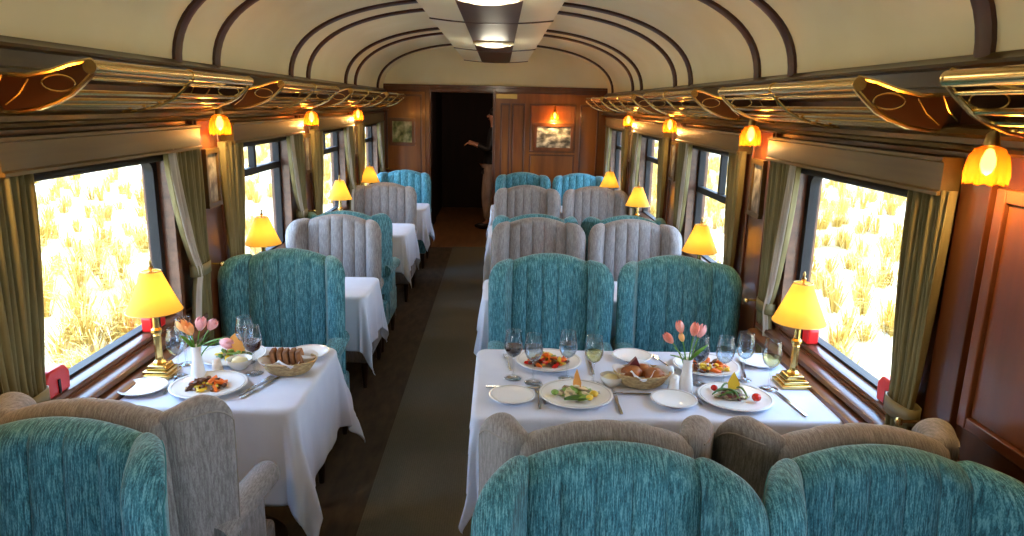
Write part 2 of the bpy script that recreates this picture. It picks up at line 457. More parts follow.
for y in ribys:
    b = MB(); w = .034
    sec = []
    for dy, q in ((-w, P0), (-w, PI_), (-w * .45, vault_pts(off=.02)), (w * .45, vault_pts(off=.02)), (w, PI_), (w, P0)):
        sec.append([(x, y + dy, z) for x, z in q])
    vs = [p for q in sec for p in q]; m_ = len(sec)
    fs = [(j * n + i, j * n + i + 1, (j + 1) * n + i + 1, (j + 1) * n + i) for j in range(m_ - 1) for i in range(n - 1)]
    b.add(vs, fs); tn += 1; struct(b.build('trim_%d' % tn, W_RIB))
# wall arch against the end wall
# dropped centre panel of the ceiling, very slightly bowed, with a glossy brown strip down the middle
def pz(dx): return 2.262 - .022 * (1 - (dx / .355) ** 2)
def panel_strip(name, x0, x1, m, ya, yb, low=0.0):
    b = MB(); K = 6
    pts = [(x0 + (x1 - x0) * i / K) for i in range(K + 1)]
    poly = [(XC + x, pz(x) - low) for x in pts] + [(XC + x1, 2.44), (XC + x0, 2.44)]
    b.prism(poly, 'y', ya, yb); return struct(b.build(name, m))
YP = 8.15
cuts = [Y0, .0, 2.1, 4.27, 6.42, YP]
pn = 0
for a, e in zip(cuts[:-1], cuts[1:]):
    for nm, x0, x1, m in (('l', -.355, -.155, M_CREAM2), ('r', .155, .355, M_CREAM2), ('m', -.155, .155, W_STRIP)):
        tn += 1; panel_strip('trim_%d' % tn, x0, x1, m, a + .006, e - .006, .004 if nm == 'm' else 0)
for e in cuts[1:]:
    tn += 1; panel_strip('trim_%d' % tn, -.358, .358, W_RIB, e - .009, e + .009, .007)
# dome lights in the strip
for i, (y, lb) in enumerate(((3.2, 'nearest round dome light in the brown ceiling strip'), (5.55, 'farther round dome light in the brown ceiling strip'), (1.0, 'round dome light overhead behind the view'), (-1.2, 'rear round dome light overhead behind the view'))):
    t = thing('ceiling_light', (XC, y, 2.236), lb, 'ceiling light', 'dome lights along the ceiling strip')
    MB().lathe([(.155, 0), (.155, -.012), (.135, -.018), (.13, 0)], 32).build('rim', M_CREAM2, t)
    MB().lathe([(.131, -.004), (.12, -.018), (.08, -.03), (.0001, -.035)], 32).build('diffuser', M_DOME, t)

# end wall with the doorway
DX0, DX1, DZ = -.85, -.09, 1.93
b = MB(); b.box(XL - .1, DX0, Y1, Y1 + .08, 0, 2.0); b.box(DX1, XR + .1, Y1, Y1 + .08, 0, 2.0); b.box(DX0, DX1, Y1, Y1 + .08, DZ, 2.0)
struct(b.build('wall_end', W_END, smooth=False))
b = MB(); PB = vault_pts(off=-.05)
b.prism([(x, z) for x, z in PB] + [(XR + .1, 1.99), (XL - .1, 1.99)], 'y', Y1 + .001, Y1 + .07)
struct(b.build('wall_end_top', M_CREAM, smooth=False))
b = MB()
b.box(XL, XR, Y1 - .03, Y1, 1.975, 2.0); b.box(XL, XR, Y1 - .018, Y1, 1.93, 1.975); b.box(XL, XR, Y1 - .024, Y1, 1.915, 1.93)
tn += 1; struct(b.build('trim_%d' % tn, W_ENDT, smooth=False, bevel=.004))
def mould_frame(b, x0, x1, z0, z1, t=.022, d=.012, y=Y1):
    b.box(x0, x1, y - d, y, z0, z0 + t); b.box(x0, x1, y - d, y, z1 - t, z1); b.box(x0, x0 + t, y - d, y, z0 + t + .0004, z1 - t - .0004); b.box(x1 - t, x1, y - d, y, z0 + t + .0004, z1 - t - .0004)
b = MB()
b.box(DX0 - .06, DX0, Y1 - .025, Y1, 0, DZ + .04); b.box(DX1, DX1 + .03, Y1 - .025, Y1, 0, DZ + .04); b.box(DX0, DX1, Y1 - .02, Y1, DZ, DZ + .03)
tn += 1; struct(b.build('trim_%d' % tn, W_ENDT, smooth=False, bevel=.004))
b = MB()
mould_frame(b, -1.39, -.95, .95, 1.88); mould_frame(b, 0.0, .12, .75, 1.80); mould_frame(b, .14, .30, .75, 1.80)
mould_frame(b, .36, .92, .75, 1.20); mould_frame(b, .36, .92, 1.22, 1.80); mould_frame(b, .97, 1.2, .75, 1.80); mould_frame(b, -1.39, -.95, .2, .9)
mould_frame(b, 0, 1.2, .2, .7)
tn += 1; struct(b.build('trim_%d' % tn, W_ENDT, smooth=False, bevel=.003))
# corridor beyond the doorway
b = MB(); b.box(-1.0, .55, Y1 + .05, 12.3, -.08, 0.0); struct(b.build('floor_corridor', M_FLOOR2, smooth=False))
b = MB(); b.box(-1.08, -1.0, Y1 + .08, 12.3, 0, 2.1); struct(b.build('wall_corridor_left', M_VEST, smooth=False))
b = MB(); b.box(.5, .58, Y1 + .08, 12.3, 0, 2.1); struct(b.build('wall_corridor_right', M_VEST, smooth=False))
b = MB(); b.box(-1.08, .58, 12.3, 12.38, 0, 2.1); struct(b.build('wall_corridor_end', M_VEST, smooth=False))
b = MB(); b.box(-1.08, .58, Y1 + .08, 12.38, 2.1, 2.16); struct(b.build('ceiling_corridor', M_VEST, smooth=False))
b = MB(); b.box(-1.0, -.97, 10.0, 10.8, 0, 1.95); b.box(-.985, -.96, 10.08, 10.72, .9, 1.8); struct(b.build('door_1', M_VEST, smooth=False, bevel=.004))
# rear wall behind the view
b = MB(); b.box(XL - .1, XR + .1, Y0 - .08, Y0, 0, 2.0); struct(b.build('wall_rear', W_END, smooth=False))
b = MB(); b.prism([(x, z) for x, z in PB] + [(XR + .1, 1.99), (XL - .1, 1.99)], 'y', Y0 - .07, Y0 + .001); struct(b.build('wall_rear_top', M_CREAM, smooth=False))

# brass plate over the doorway side
b = MB(); b.box(-.055, .20, Y1 - .006, Y1, 1.853, 1.913); tag(b.build('brass_plate', M_BRASSD, bevel=.003, smooth=False), 'small brass plate on the wall top right of the doorway', 'sign')

# pictures
def photo_mat(name, cols, sc):
    m = mat(name, cols[0], 0.4); nt, N, L, b_ = nodes(m)
    mp = tex_coord(nt, sc); n_ = N.new('ShaderNodeTexNoise'); n_.inputs['Scale'].default_value = 1; n_.inputs['Detail'].default_value = 5
    L.new(mp.outputs[0], n_.inputs['Vector']); r_ = N.new('ShaderNodeValToRGB'); e = r_.color_ramp.elements
    e[0].position = .36; e[0].color = (*cols[0], 1); e[1].position = .64; e[1].color = (*cols[-1], 1)
    for i, c_ in enumerate(cols[1:-1]):
        x = e.new(.36 + .28 * (i + 1) / (len(cols) - 1)); x.color = (*c_, 1)
    L.new(n_.outputs['Fac'], r_.inputs['Fac']); L.new(r_.outputs[0], b_.inputs['Base Color']); return m
M_PIC1 = photo_mat('garden_photo', [(.03, .05, .01), (.14, .18, .04), (.35, .36, .16), (.6, .58, .3)], (14, 14, 10))
M_PIC2 = photo_mat('grey_photo', [(.03, .03, .03), (.10, .10, .09), (.35, .34, .30), (.75, .74, .66)], (9, 9, 14))
M_MIRR = photo_mat('pillar_print', [(.05, .04, .03), (.12, .10, .08), (.25, .22, .17), (.4, .36, .28)], (20, 20, 14))
def picture(loc, w, h, m, rz, label, group=None, fm=W_ENDT):
    t = thing('framed_picture', loc, label, 'picture', group, rz)
    b = MB(); f = min(w, h) * .10 + .006
    b.prism([(-w / 2, 0), (w / 2, 0), (w / 2, f), (-w / 2, f)], 'y', -.022, 0)
    b.prism([(-w / 2, h - f), (w / 2, h - f), (w / 2, h), (-w / 2, h)], 'y', -.022, 0)
    b.prism([(-w / 2, f), (-w / 2 + f, f), (-w / 2 + f, h - f), (-w / 2, h - f)], 'y', -.022, 0)
    b.prism([(w / 2 - f, f), (w / 2, f), (w / 2, h - f), (w / 2 - f, h - f)], 'y', -.022, 0)
    b.build('frame', fm, t, smooth=False, bevel=.003)
    MB().box(-w / 2 + f, w / 2 - f, -.010, -.002, f, h - f).build('print', m, t, smooth=False)
    return t
picture((-1.19, Y1, 1.27), .31, .33, M_PIC1, 0, 'square green garden picture in a wooden frame left of the doorway')
picture((.655, Y1 - .013, 1.24), .49, .335, M_PIC2, 0, 'wide black and white picture under the end wall lamp')
# simple vehicle shapes printed in the black and white picture
for s, xw, wd in ((1, XR - .022, 'right'), (-1, XL + .022, 'left')):
    for k, nm in ((0, 'nearest'), (1, 'second'), (2, 'farthest')):
        picture((xw, 3.395 + PER * k, 1.27), .16, .28, M_MIRR, -PI / 2 if s > 0 else PI / 2, 'narrow framed picture on the %s pillar between windows on the %s' % (nm, wd), 'narrow pictures on the pillars', fm=W_TRIM)

SKY = 8.0; SUN = 6.5; DOME = 5.0; EXPO = 0.84; LAMPW = 2.0; SCW = 5.5

# ---------------------------------------------------------------- wing chairs (local: faces -Y, origin on floor below the back cushion)
def chair(name, fm, wm, label, group):
    t = thing(name, (0, 0, 0), label, 'chair', group)
    rec = lambda z: (z - .45) * .07
    g_ = lambda d, r: math.sqrt(max(0, 1 - (1 - min(1, d / r)) ** 2))
    cl = lambda u: (1 - math.cos(PI * u)) / 2
    def back(u, v, sd):
        v = math.sin(v * PI / 2)
        x = (cl(u) * .35 + u * .65 - .5) * .43; zt = 1.037 - .040 * (x / .19) ** 2
        z = .34 + (zt - .34) * v
        e = g_(.215 - abs(x), .03) * g_(zt - z, .05)
        if sd > 0:
            ch = abs(math.sin(PI * (x / .080 + .5)))
            y = .055 - (.050 + .015 * ch ** .5) * e - .010 * math.sin(PI * v)
        else: y = .055 + (.046 + .004 * abs(math.sin(PI * (x / .080 + .5))) ** .5) * e
        return (x, y + rec(z), z)
    MB().pillow(back, 90, 34).build('backrest', fm, t, angle=70)
    def wing(s):
        def f(u, v, sd):
            u = cl(u); v = math.sin(v * PI / 2)
            bx, by = .190, .075; tx, ty = .283, -.135
            L = (1 - .16 * (1 - v) ** 1.5)
            q = u * L
            x = bx + (tx - bx) * (q ** .75); y = by + (ty - by) * q
            W_ = .23
            df, dr = (1 - u) * W_, u * W_; zt = 1.004 + .006 * math.sin(PI * u)
            if df < .11: zt -= .11 - math.sqrt(max(0, .11 ** 2 - (.11 - df) ** 2)) * .999
            if dr < .03: zt -= .03 - math.sqrt(max(0, .03 ** 2 - (.03 - dr) ** 2))
            z = .42 + (zt - .42) * v
            e = g_(min(df, dr), .042) * g_(zt - z, .042)
            th = (.034 + .012 * u) * e * sd
            nx, ny = .93, .37
            return (s * (x + nx * th), y + ny * th + rec(z), z)
        return f
    for s in (-1, 1):
        w = MB().pillow(wing(s), 26, 30).build('wing', fm, t, angle=70)
        g = wing(s); pts = []
        for i in range(15): pts.append(g(.80, i / 14 * .72, 1))
        for i in range(9): pts.append(g(.80 - i * .07, .72 + i * .012, 1))
        MB().tube(pts, .0028, 6).build('piping', wm, w)
        def armp(u, v, sd, s=s):
            y = .02 - .37 * u; z = .22 + .34 * v
            e = g_(min(u, 1 - u) * .37, .03)
            return (s * (.262 + sd * .030 * e), y, z)
        ar = MB().pillow(armp, 12, 6).build('arm', fm, t, angle=60)
        pts, rr = [], []
        for i in range(19):
            q = i / 18; y = .02 - .455 * q; d = (1 - q) * .455
            pts.append((s * (.266 + .012 * q), y, .585 - .03 * q * q)); rr.append(max(.004, .046 * g_(d, .045) if q > .8 else .046))
        MB().tube(pts, rr, 16).build('arm_roll', fm, ar, angle=80)
    def seat(u, v, sd):
        x = (u - .5) * .45; y = .03 - .52 * v
        e = (max(0, 1 - abs(2 * u - 1) ** 8) * max(0, 1 - abs(2 * v - 1) ** 10)) ** .5
        return (x, y, .415 + sd * .055 * e + (.012 * math.sin(PI * u) * math.sin(PI * v) if sd > 0 else 0))
    MB().pillow(seat, 16, 16).build('seat_cushion', fm, t, angle=60)
    b = MB(); b.box(-.285, .285, -.44, .12, .17, .37); b.build('base', fm, t, bevel=.02)
    for sx in (-1, 1):
        for y_ in (-.41, .10):
            b = MB(); b.lathe([(.014, 0), (.026, .17)], 12, (sx * .25, y_, 0)); b.build('leg', W_LEG, t)
    return t
CH = {}
def place_chair(kind, x, y, facing, label, group):
    fm, wm = (M_TEAL, M_TEALW) if kind == 'teal' else (M_GREY, M_GREYW)
    rz = 0 if facing else PI
    if kind not in CH:
        t = chair('wing_chair', fm, wm, label, group); CH[kind] = t; t.location = (x, y, 0); t.rotation_euler = (0, 0, rz)
        return t
    return copy_tree(CH[kind], label, group, (x, y, 0), rz)
side = {'aisle': 'right of the aisle, aisle seat', 'window': 'right side, window seat', 'left': 'left of the aisle'}
def row(kind, facing, yr, yl, xa, xl, desc, grp, gap=.645):
    for c, x, y in (('aisle', xa, yr), ('window', xa + gap, yr), ('left', xl, yl)):
        place_chair(kind, x, y, facing, desc + ', ' + side[c], grp)
row('teal', True, 1.36, 1.45, .268, -1.035, 'teal wing chair along the bottom edge', 'nearest teal wing chairs', .612)
row('grey', False, 1.655, 1.745, .272, -1.04, 'grey wing chair turned away beside the nearest table', 'grey wing chairs at the nearest tables', .63)
row('teal', True, 3.45, 3.46, .27, -1.075, 'dark teal wing chair beyond the nearest table', 'teal wing chairs beyond the nearest tables')
row('grey', True, 4.64, 4.62, .27, -1.085, 'grey wing chair in the second row back', 'grey wing chairs of the second row')
row('teal', False, 4.99, 4.97, .27, -1.085, 'teal chair back to back behind second row grey', 'teal chairs turned away behind the grey row')
row('grey', True, 6.63, 6.62, .27, -1.085, 'grey wing chair in the third row back', 'grey wing chairs of the third row')
row('teal', True, 7.97, 7.97, .27, -1.08, 'light teal chair in the last row', 'teal wing chairs of the last row')

# ---------------------------------------------------------------- tables and cloths
TZ = .745
def table(x0, x1, y0, y1, wall_side, label, clabel, over=.31, seed=0, flare=.10):
    cx, cy = (x0 + x1) / 2, (y0 + y1) / 2
    t = thing('dining_table', (cx, cy, 0), label, 'table', 'dining tables under white cloths')
    MB().box(-(x1 - x0) / 2 + .004, (x1 - x0) / 2 - .004, -(y1 - y0) / 2 + .004, (y1 - y0) / 2 - .004, TZ - .03, TZ - .001).build('tabletop', W_LEG, t, smooth=False)
    MB().lathe([(.20, 0), (.20, .02), (.04, .05), (.035, .1), (.035, TZ - .1), (.08, TZ - .03)], 20).build('pedestal', W_LEG, t)
    rg = random.Random(seed); ph = [rg.random() * 6 for _ in range(8)]
    ox0 = .02 if wall_side < 0 else over; ox1 = .02 if wall_side > 0 else over
    ax = (x0 - ox0, x1 + ox1); ay = (y0 - over, y1 + over); top = TZ + .008
    RC = .035
    def f(u, v):
        # denser samples near the edges
        a = ax[0] + (ax[1] - ax[0]) * u; c = ay[0] + (ay[1] - ay[0]) * v
        ia, ic = min(max(a, x0 + RC), x1 - RC), min(max(c, y0 + RC), y1 - RC)
        dx, dy = a - ia, c - ic; d = math.hypot(dx, dy)
        if d <= RC: return (a, c, top + .0006 * noise.noise(Vector((a * 9, c * 9, seed))))
        nx, ny = dx / d, dy / d; s = d - RC
        ang = math.atan2(ny, nx)
        r = .014
        if s < r * PI / 2:
            q = s / r; out = r * math.sin(q); z = -r * (1 - math.cos(q))
        else:
            s2 = s - r * PI / 2; out = r; z = -r - s2
            diag = abs(nx * ny) * 2            # 1 at the corner bisector
            per = (a if abs(ny) > abs(nx) else c)
            fold = (1 - 2 * abs(math.sin(per * 11 + ph[0]))) * .45 + math.sin(per * 31 + ph[1]) * .35
            out += s2 * (.035 + .048 * fold + flare * diag ** 1.3 + .05 * math.sin(ang * 9 + ph[2]) * diag)
            z += .05 * s2 * diag
        return (ia + nx * (RC + out), ic + ny * (RC + out), top + z)
    b = MB(); b.grid(f, 110, 100); 
    o = b.build('tablecloth', M_CLOTH, angle=180)
    so = o.modifiers.new('thick', 'SOLIDIFY'); so.thickness = .002; so.offset = -1
    tag(o, clabel, 'tablecloth', 'white tablecloths')
    return o
T1R = (-.07, 1.19, 2.19, 2.86); T1L = (-1.39, -.69, 2.23, 2.85)
table(*T1R, 1, 'wide table under the white cloth laid for four', 'white tablecloth on the nearest right table laid for four', seed=1, flare=.04)
table(*T1L, -1, 'small table under the white cloth with the dark bread', 'white tablecloth on the nearest left table with pointed hanging corners', .36, seed=2, flare=.20)
table(-.07, 1.19, 3.66, 4.10, 1, 'second table on the right of the aisle', 'white tablecloth right of the aisle behind the dark teal chairs', seed=3)
table(-1.39, -.72, 3.66, 4.10, -1, 'second table on the left of the aisle', 'white tablecloth left of the aisle behind the dark teal chair', seed=4)
table(-.07, 1.19, 5.50, 6.06, 1, 'third table on the right of the aisle', 'white tablecloth right of the aisle before the third row grey chairs', seed=5)
table(-1.39, -.74, 5.50, 6.06, -1, 'third table on the left of the aisle', 'white tablecloth left of the aisle before the third row grey chair', seed=6)
table(-.07, 1.19, 6.90, 7.36, 1, 'farthest table on the right of the aisle', 'white tablecloth right of the aisle before the last teal chairs', seed=7)
table(-1.39, -.74, 6.90, 7.36, -1, 'farthest table on the left of the aisle', 'white tablecloth left of the aisle before the last teal chair', seed=8)
ZT = TZ + .010

# ---------------------------------------------------------------- table lamps
def make_lamp(loc, label):
    t = thing('table_lamp', loc, label, 'lamp', 'brass table lamps with amber shades')
    b = MB(); b.box(-.056, .056, -.056, .056, 0, .013); b.box(-.047, .047, -.047, .047, .013, .026)
    b.prism([(-.04, .028), (.04, .028), (.03, .045), (-.03, .045)], 'y', -.035, .035); b.build('base', M_BRASS, t, smooth=False, bevel=.003)
    b = MB(); b.lathe([(.022, .045), (.024, .052), (.016, .06), (.014, .07), (.0145, .155), (.013, .16), (.020, .168), (.020, .178), (.012, .186), (.010, .28)], 8); b.build('column', M_BRASS, t, smooth=False)
    z0, z1 = .252, .402
    b = MB(); b.lathe([(.098, z0), (.096, z0 + .004), (.034, z1), (.034, z1)], 40)
    o = MB(); o.v = []; 
    prof = [(.098, z0), (.034, z1)]
    b = MB(); nseg = 40
    vs = []; fs = []
    K = 8
    for j in range(K + 1):
        q = j / K; r = .098 + (.034 - .098) * (q ** .92); z = z0 + (z1 - z0) * q
        for k in range(nseg): a = 2 * PI * k / nseg; vs.append((r * math.cos(a), r * math.sin(a), z))
    for j in range(K):
        for k in range(nseg): k2 = (k + 1) % nseg; fs.append((j * nseg + k, j * nseg + k2, (j + 1) * nseg + k2, (j + 1) * nseg + k))
    b.add(vs, fs); sh = b.build('lamp_shade', M_SHADE, t)
    b = MB(); 
    for (r, z) in ((.098, z0), (.034, z1)):
        b = MB(); b.tube([(r * math.cos(2 * PI * k / 32), r * math.sin(2 * PI * k / 32), z) for k in range(32)], .0016, 6, closed=True)
        b.build('shade_ring', M_BRASSD, sh)
    b = MB(); b.lathe([(.0001, .27), (.010, .272), (.017, .292), (.021, .315), (.015, .338), (.0001, .347)], 16); b.build('bulb', M_BULB, t)
    b = MB(); b.lathe([(.004, z1 - .01), (.004, z1 + .006), (.009, z1 + .012), (.009, z1 + .018), (.0035, z1 + .024), (.006, z1 + .034), (.001, z1 + .045)], 12)
    b.tube([(-.036, 0, z1 - .002), (.036, 0, z1 - .002)], .0014, 6); b.tube([(0, -.036, z1 - .002), (0, .036, z1 - .002)], .0014, 6)
    b.build('finial', M_BRASSD, t)
    return t
def lampsource(x, y, z, power, c=(1.0, .55, .16), r=.02):
    l = bpy.data.lights.new('lamp_light', 'POINT'); l.energy = power; l.color = c; l.shadow_soft_size = r
    o = bpy.data.objects.new('lamp_light', l); col.objects.link(o); o.location = (x, y, z); return o
lampspots = [(1.14, 2.51, 'table lamp on the nearest right table beside the window'), (1.125, 3.81, 'table lamp behind the right dark teal chairs'),
             (1.125, 5.63, 'table lamp rising behind the second row grey chairs on the right'), (1.10, 6.97, 'farthest table lamp on the right side'),
             (-1.275, 2.525, 'table lamp on the nearest left table before the big window'), (-1.295, 3.81, 'table lamp behind the left dark teal chair'),
             (-1.29, 5.69, 'table lamp behind the left second row grey chair'), (-1.285, 6.99, 'farthest table lamp on the left side')]
lp = None
for x, y, lb in lampspots:
    if lp is None: lp = make_lamp((x, y, ZT), lb)
    else: copy_tree(lp, lb, None, (x, y, ZT))
    lampsource(x, y, ZT + .325, LAMPW)

# ---------------------------------------------------------------- wall lamps
def make_sconce(loc, label, rz=0):
    """local: wall at x=0, room towards -x"""
    t = thing('wall_lamp', loc, label, 'wall lamp', 'tulip wall lamps', rz)
    b = MB(); b.tube([(-.045, 0, .025), (-.07, 0, .02), (-.09, 0, .0), (-.098, 0, -.03), (-.10, 0, -.045)], .0065, 10)
    b.lathe([(.012, -.050), (.018, -.045), (.014, -.02), (.007, -.012)], 16, (-.10, 0, 0)); b.build('bracket', M_BRASSD, t)
    b = MB(); b.lathe([(.001, .035), (.02, .033), (.02, .027), (.001, .022)], 16, (-.045, 0, 0)); b.build('mount_plate', M_BRASSD, t)
    n = 48; vs = []; fs = []; prof = [(.016, -.046), (.032, -.054), (.042, -.072), (.046, -.095), (.047, -.115), (.044, -.134)]
    for j, (r, z) in enumerate(prof):
        for k in range(n):
            a = 2 * PI * k / n; rr = r * (1 + .06 * (j / 5) * abs(math.cos(5 * a)) * 2 - .03)
            zz = z - (.006 * abs(math.cos(5 * a)) if j == 5 else 0)
            vs.append((-.10 + rr * math.cos(a), rr * math.sin(a), zz))
    for j in range(5):
        for k in range(n): k2 = (k + 1) % n; fs.append((j * n + k, j * n + k2, (j + 1) * n + k2, (j + 1) * n + k))
    MB().add(vs, fs).build('glass_shade', M_TULIP, t)
    b = MB(); b.lathe([(.0001, -.052), (.008, -.056), (.016, -.078), (.017, -.095), (.010, -.112), (.0001, -.118)], 14, (-.10, 0, 0)); b.build('bulb', M_BULB, t)
    return t
sc = None
names = {-1: 'nearest', 0: 'second', 1: 'third', 2: 'fourth'}
for s, xw, side_n in ((1, XR, 'right'), (-1, XL, 'left')):
    for k in (-1, 0, 1, 2):
        y = 1.70 if k == -1 else 3.36 + 1.63 * k
        lb = '%s amber glass wall lamp under the %s luggage racks' % (names[k], side_n)
        rz = 0 if s > 0 else PI
        if sc is None: sc = make_sconce((xw, y, 1.755), lb, rz)
        else: copy_tree(sc, lb, None, (xw, y, 1.755), rz)
        lampsource(xw - s * .10, y, 1.755 - .125, SCW, (1, .60, .22))
copy_tree(sc, 'amber glass wall lamp above the black and white picture on the end wall', None, (.655, Y1, 1.755), PI / 2)
lampsource(.655, Y1 - .10, 1.755 - .125, SCW * 1.2, (1, .60, .22))

# ---------------------------------------------------------------- luggage racks
def make_rack(s, loc, L, label, group):
    t = thing('luggage_rack', loc, label, 'luggage rack', group)
    P = lambda d, y, z: (-s * d, y, z)
    b = MB(); b.tube([P(.30, -.01, .125), P(.30, L + .01, .125)], 0.019, 14); b.build('front_rail', M_RAIL, t)
    b = MB(); b.tube([P(.285, 0, .095), P(.285, L, .095)], .006, 10); b.build('lower_rail', M_RAIL, t)
    for d, z in ((.235, .056), (.185, .034), (.135, .020), (.085, .012), (.035, .008)):
        b = MB(); b.tube([P(d, 0, z), P(d, L, z)], .0085, 8); b.build('shelf_bar', M_RAIL, t)
    curve = [(.302, .108), (.275, .082), (.24, .052), (.20, .032), (.15, .014), (.09, .003), (.0, .0)]
    for y in (L * .5,):
        b = MB(); b.tube([P(d, y, z - .006) for d, z in curve], .0055, 8)
        b.tube([P(.30 + .020 * math.cos(a), y, .125 + .020 * math.sin(a)) for a in [R(q) for q in range(-60, 190, 25)]], .004, 6)
        b.build('cross_rib', M_RAIL, t)
    for y in (0, L):
        top = [(.30, .142), (.25, .132), (.19, .112), (.12, .098), (.05, .10), (.0, .115)]
        b = MB(); poly = top + [(d, z) for d, z in curve[::-1]]
        b.prism([(-s * d, z) for d, z in poly], 'y', y - .005, y + .005); br = b.build('end_bracket', W_BRK, t)
        b = MB(); pts = [P(d, y, z) for d, z in top[::-1]] + [P(.315, y, .125)] + [P(d, y, z) for d, z in curve]
        b.tube(pts, .0075, 8)
        b.tube([P(.21 + .03 * math.cos(a) * 1.5, y - .006, .080 + .022 * math.sin(a)) for a in [R(q) for q in range(0, 360, 20)]], .003, 6, closed=True)
        b.tube([P(.13, y - .006, .09), P(.10, y - .006, .05), P(.06, y - .006, .02)], .003, 6)
        b.tube([P(.06, y - .006, .10), P(.04, y - .006, .06), P(.01, y - .006, .03)], .003, 6)
        b.build('brass_edging', M_RAIL, br)
    return t
rk = {}
order = {-1: 'rack overhead at the near edge', 0: 'rack above the nearest window', 1: 'rack above the second window', 2: 'rack above the third window', 3: 'rack above the fourth window'}
for s, xw, sd in ((1, XR, 'right'), (-1, XL, 'left')):
    for k in (0, -1, 1, 2, 3):
        y = 1.99 + PER * k if k >= 0 else .36
        lb = 'curved brass luggage %s on the %s wall' % (order[k], sd)
        if s not in rk: rk[s] = make_rack(s, (xw, y, 1.732), 1.22, lb, 'brass luggage racks')
        else: copy_tree(rk[s], lb, None, (xw, y, 1.732))

# ---------------------------------------------------------------- curtains
def make_curtain(s, near, label, seed):
    """local: origin on the wall at window centre, y along the wall, room towards -s x"""
    t = thing('curtain', (0, 0, 0), label, 'curtain', 'olive curtains tied back at the windows')
    g = -1 if near else 1
    top = (.44, .63) if near else (.37, .66); tie = (.49, .61) if near else (.52, .64)
    if s < 0: top = (.46, .72) if near else (.37, .70); tie = (.53, .69) if near else (.57, .70)
    zt, zi, zb = 1.575, (.90 if near or s > 0 else 1.02), .58
    rg = random.Random(seed); p0 = rg.random() * 6
    def f(u, v, off=0):
        z = zt + (zb - zt) * v
        if z > zi:
            q = (zt - z) / (zt - zi); w = q ** 1.6
        else: w = 1 - .35 * min(1, (zi - z) / .3)
        a = top[0] + (tie[0] - top[0]) * w; e = top[1] + (tie[1] - top[1]) * w
        y = g * (a + (e - a) * u)
        sq = (1 - .45 * w)
        d = .046 + .015 * sq * math.sin(u * 2 * PI * 8 + p0 + .8 * math.sin(3 * v)) + .004 * math.sin(u * 31 + v * 5)
        d += .02 * math.exp(-((z - zi) / .05) ** 2) * .3
        return (-s * (d + off), y, z)
    b = MB(); b.grid(lambda u, v: f(u, v), 70, 26); o = b.build('curtain_panel', M_CURT, t, angle=180)
    m = o.modifiers.new('thick', 'SOLIDIFY'); m.thickness = .003
    if not near:
        b = MB(); b.grid(lambda u, v: f(u * .22, v, .006 + .012 * u), 12, 26); o = b.build('lining', M_LINING, t, angle=180)
        m = o.modifiers.new('thick', 'SOLIDIFY'); m.thickness = .002
    b = MB(); n = 20
    ya, yb = g * (tie[0] - .01), g * (tie[1] + .01)
    ring = []
    for k in range(n):
        a = 2 * PI * k / n; ring.append((-s * (.046 + .027 * math.copysign(abs(math.sin(a)) ** .6, math.sin(a))), (ya + yb) / 2 + abs(yb - ya) / 2 * math.cos(a)))
    vs = [(x, y, zi + dz) for dz in (-.026, .026) for x, y in ring]; vs += [(x * .93, y * 1.0, z) for x, y, z in vs]
    fs = [(k, (k + 1) % n, n + (k + 1) % n, n + k) for k in range(n)]
    b.add(vs[:2 * n], fs); tb = b.build('tieback', M_TIE, t); mm = tb.modifiers.new('thick', 'SOLIDIFY'); mm.thickness = .004; mm.offset = 1
    b = MB(); b.tube([(0, g * (tie[1] + .03), zi), (-s * .10, g * (tie[1] + .03), zi)], .005, 8); b.lathe([(.0001, -.012), (.009, -.009), (.012, 0), (.009, .009), (.0001, .012)], 14, (-s * .105, g * (tie[1] + .03), zi))
    b.build('tieback_hook', M_BRASS, t)
    return t
cc = {}
wname = ['nearest', 'second', 'third', 'fourth']
for s, xw, sd in ((1, XR, 'right'), (-1, XL, 'left')):
    for k in BAYS:
        for near in (True, False):
            lb = 'olive curtain tied back at the %s end of the %s window on the %s' % ('near' if near else 'far', wname[k], sd)
            loc = (xw, 2.52 + PER * k, 0)
            if (s, near) not in cc: c_ = cc[(s, near)] = make_curtain(s, near, lb, int(s * 3 + near)); c_.location = loc
            else: copy_tree(cc[(s, near)], lb, None, loc)

# ---------------------------------------------------------------- tableware
M_STOCK = noise_mat('porcelain_rimline', (0.78, 0.78, 0.76), (0.82, 0.82, 0.80), (5, 5, 5), 1, 0.12)
M_RIMLINE = mat('grey_rim_line', (0.42, 0.42, 0.40), 0.3)
PL = {}
def O(x, y):
    return (x + .027, y - .030) if x < -.5 else (x + .008, y + .004)
def plate(x, y, r, label, group, name):
    x, y = O(x, y)
    if r not in PL:
        t = thing(name, (x, y, ZT), label, 'plate', group)
        k = r / .135
        MB().lathe([(.0001, .001), (.075 * k, .001), (.078 * k, .0), (.082 * k, .003), (.13 * k, .015), (.135 * k, .0165), (.1355 * k, .018), (.133 * k, .0188), (.112 * k, .0125), (.09 * k, .0065), (.0001, .0055)], 56).build('dish', M_PORC, t, angle=180)
        b = MB(); b.tube([(.126 * k * math.cos(2 * PI * i / 56), .126 * k * math.sin(2 * PI * i / 56), .0172) for i in range(56)], .0012, 4, closed=True); b.build('rim_line', M_RIMLINE, t)
        PL[r] = t; return t
    t = copy_tree(PL[r], label, group, (x, y, ZT)); t.name = name; return t
DP, BP = .133, .083
gd, gb = 'dinner plates with food', 'small white side plates'
plate(.282, 2.352, DP, 'dinner plate of fish and potatoes at the front left of the right table', gd, 'dinner_plate')
plate(.86, 2.345, DP, 'dinner plate with green beans and cherry tomato on the right table', gd, 'dinner_plate')
plate(.207, 2.69, DP, 'dinner plate of orange pasta at the back left of the right table', gd, 'dinner_plate')
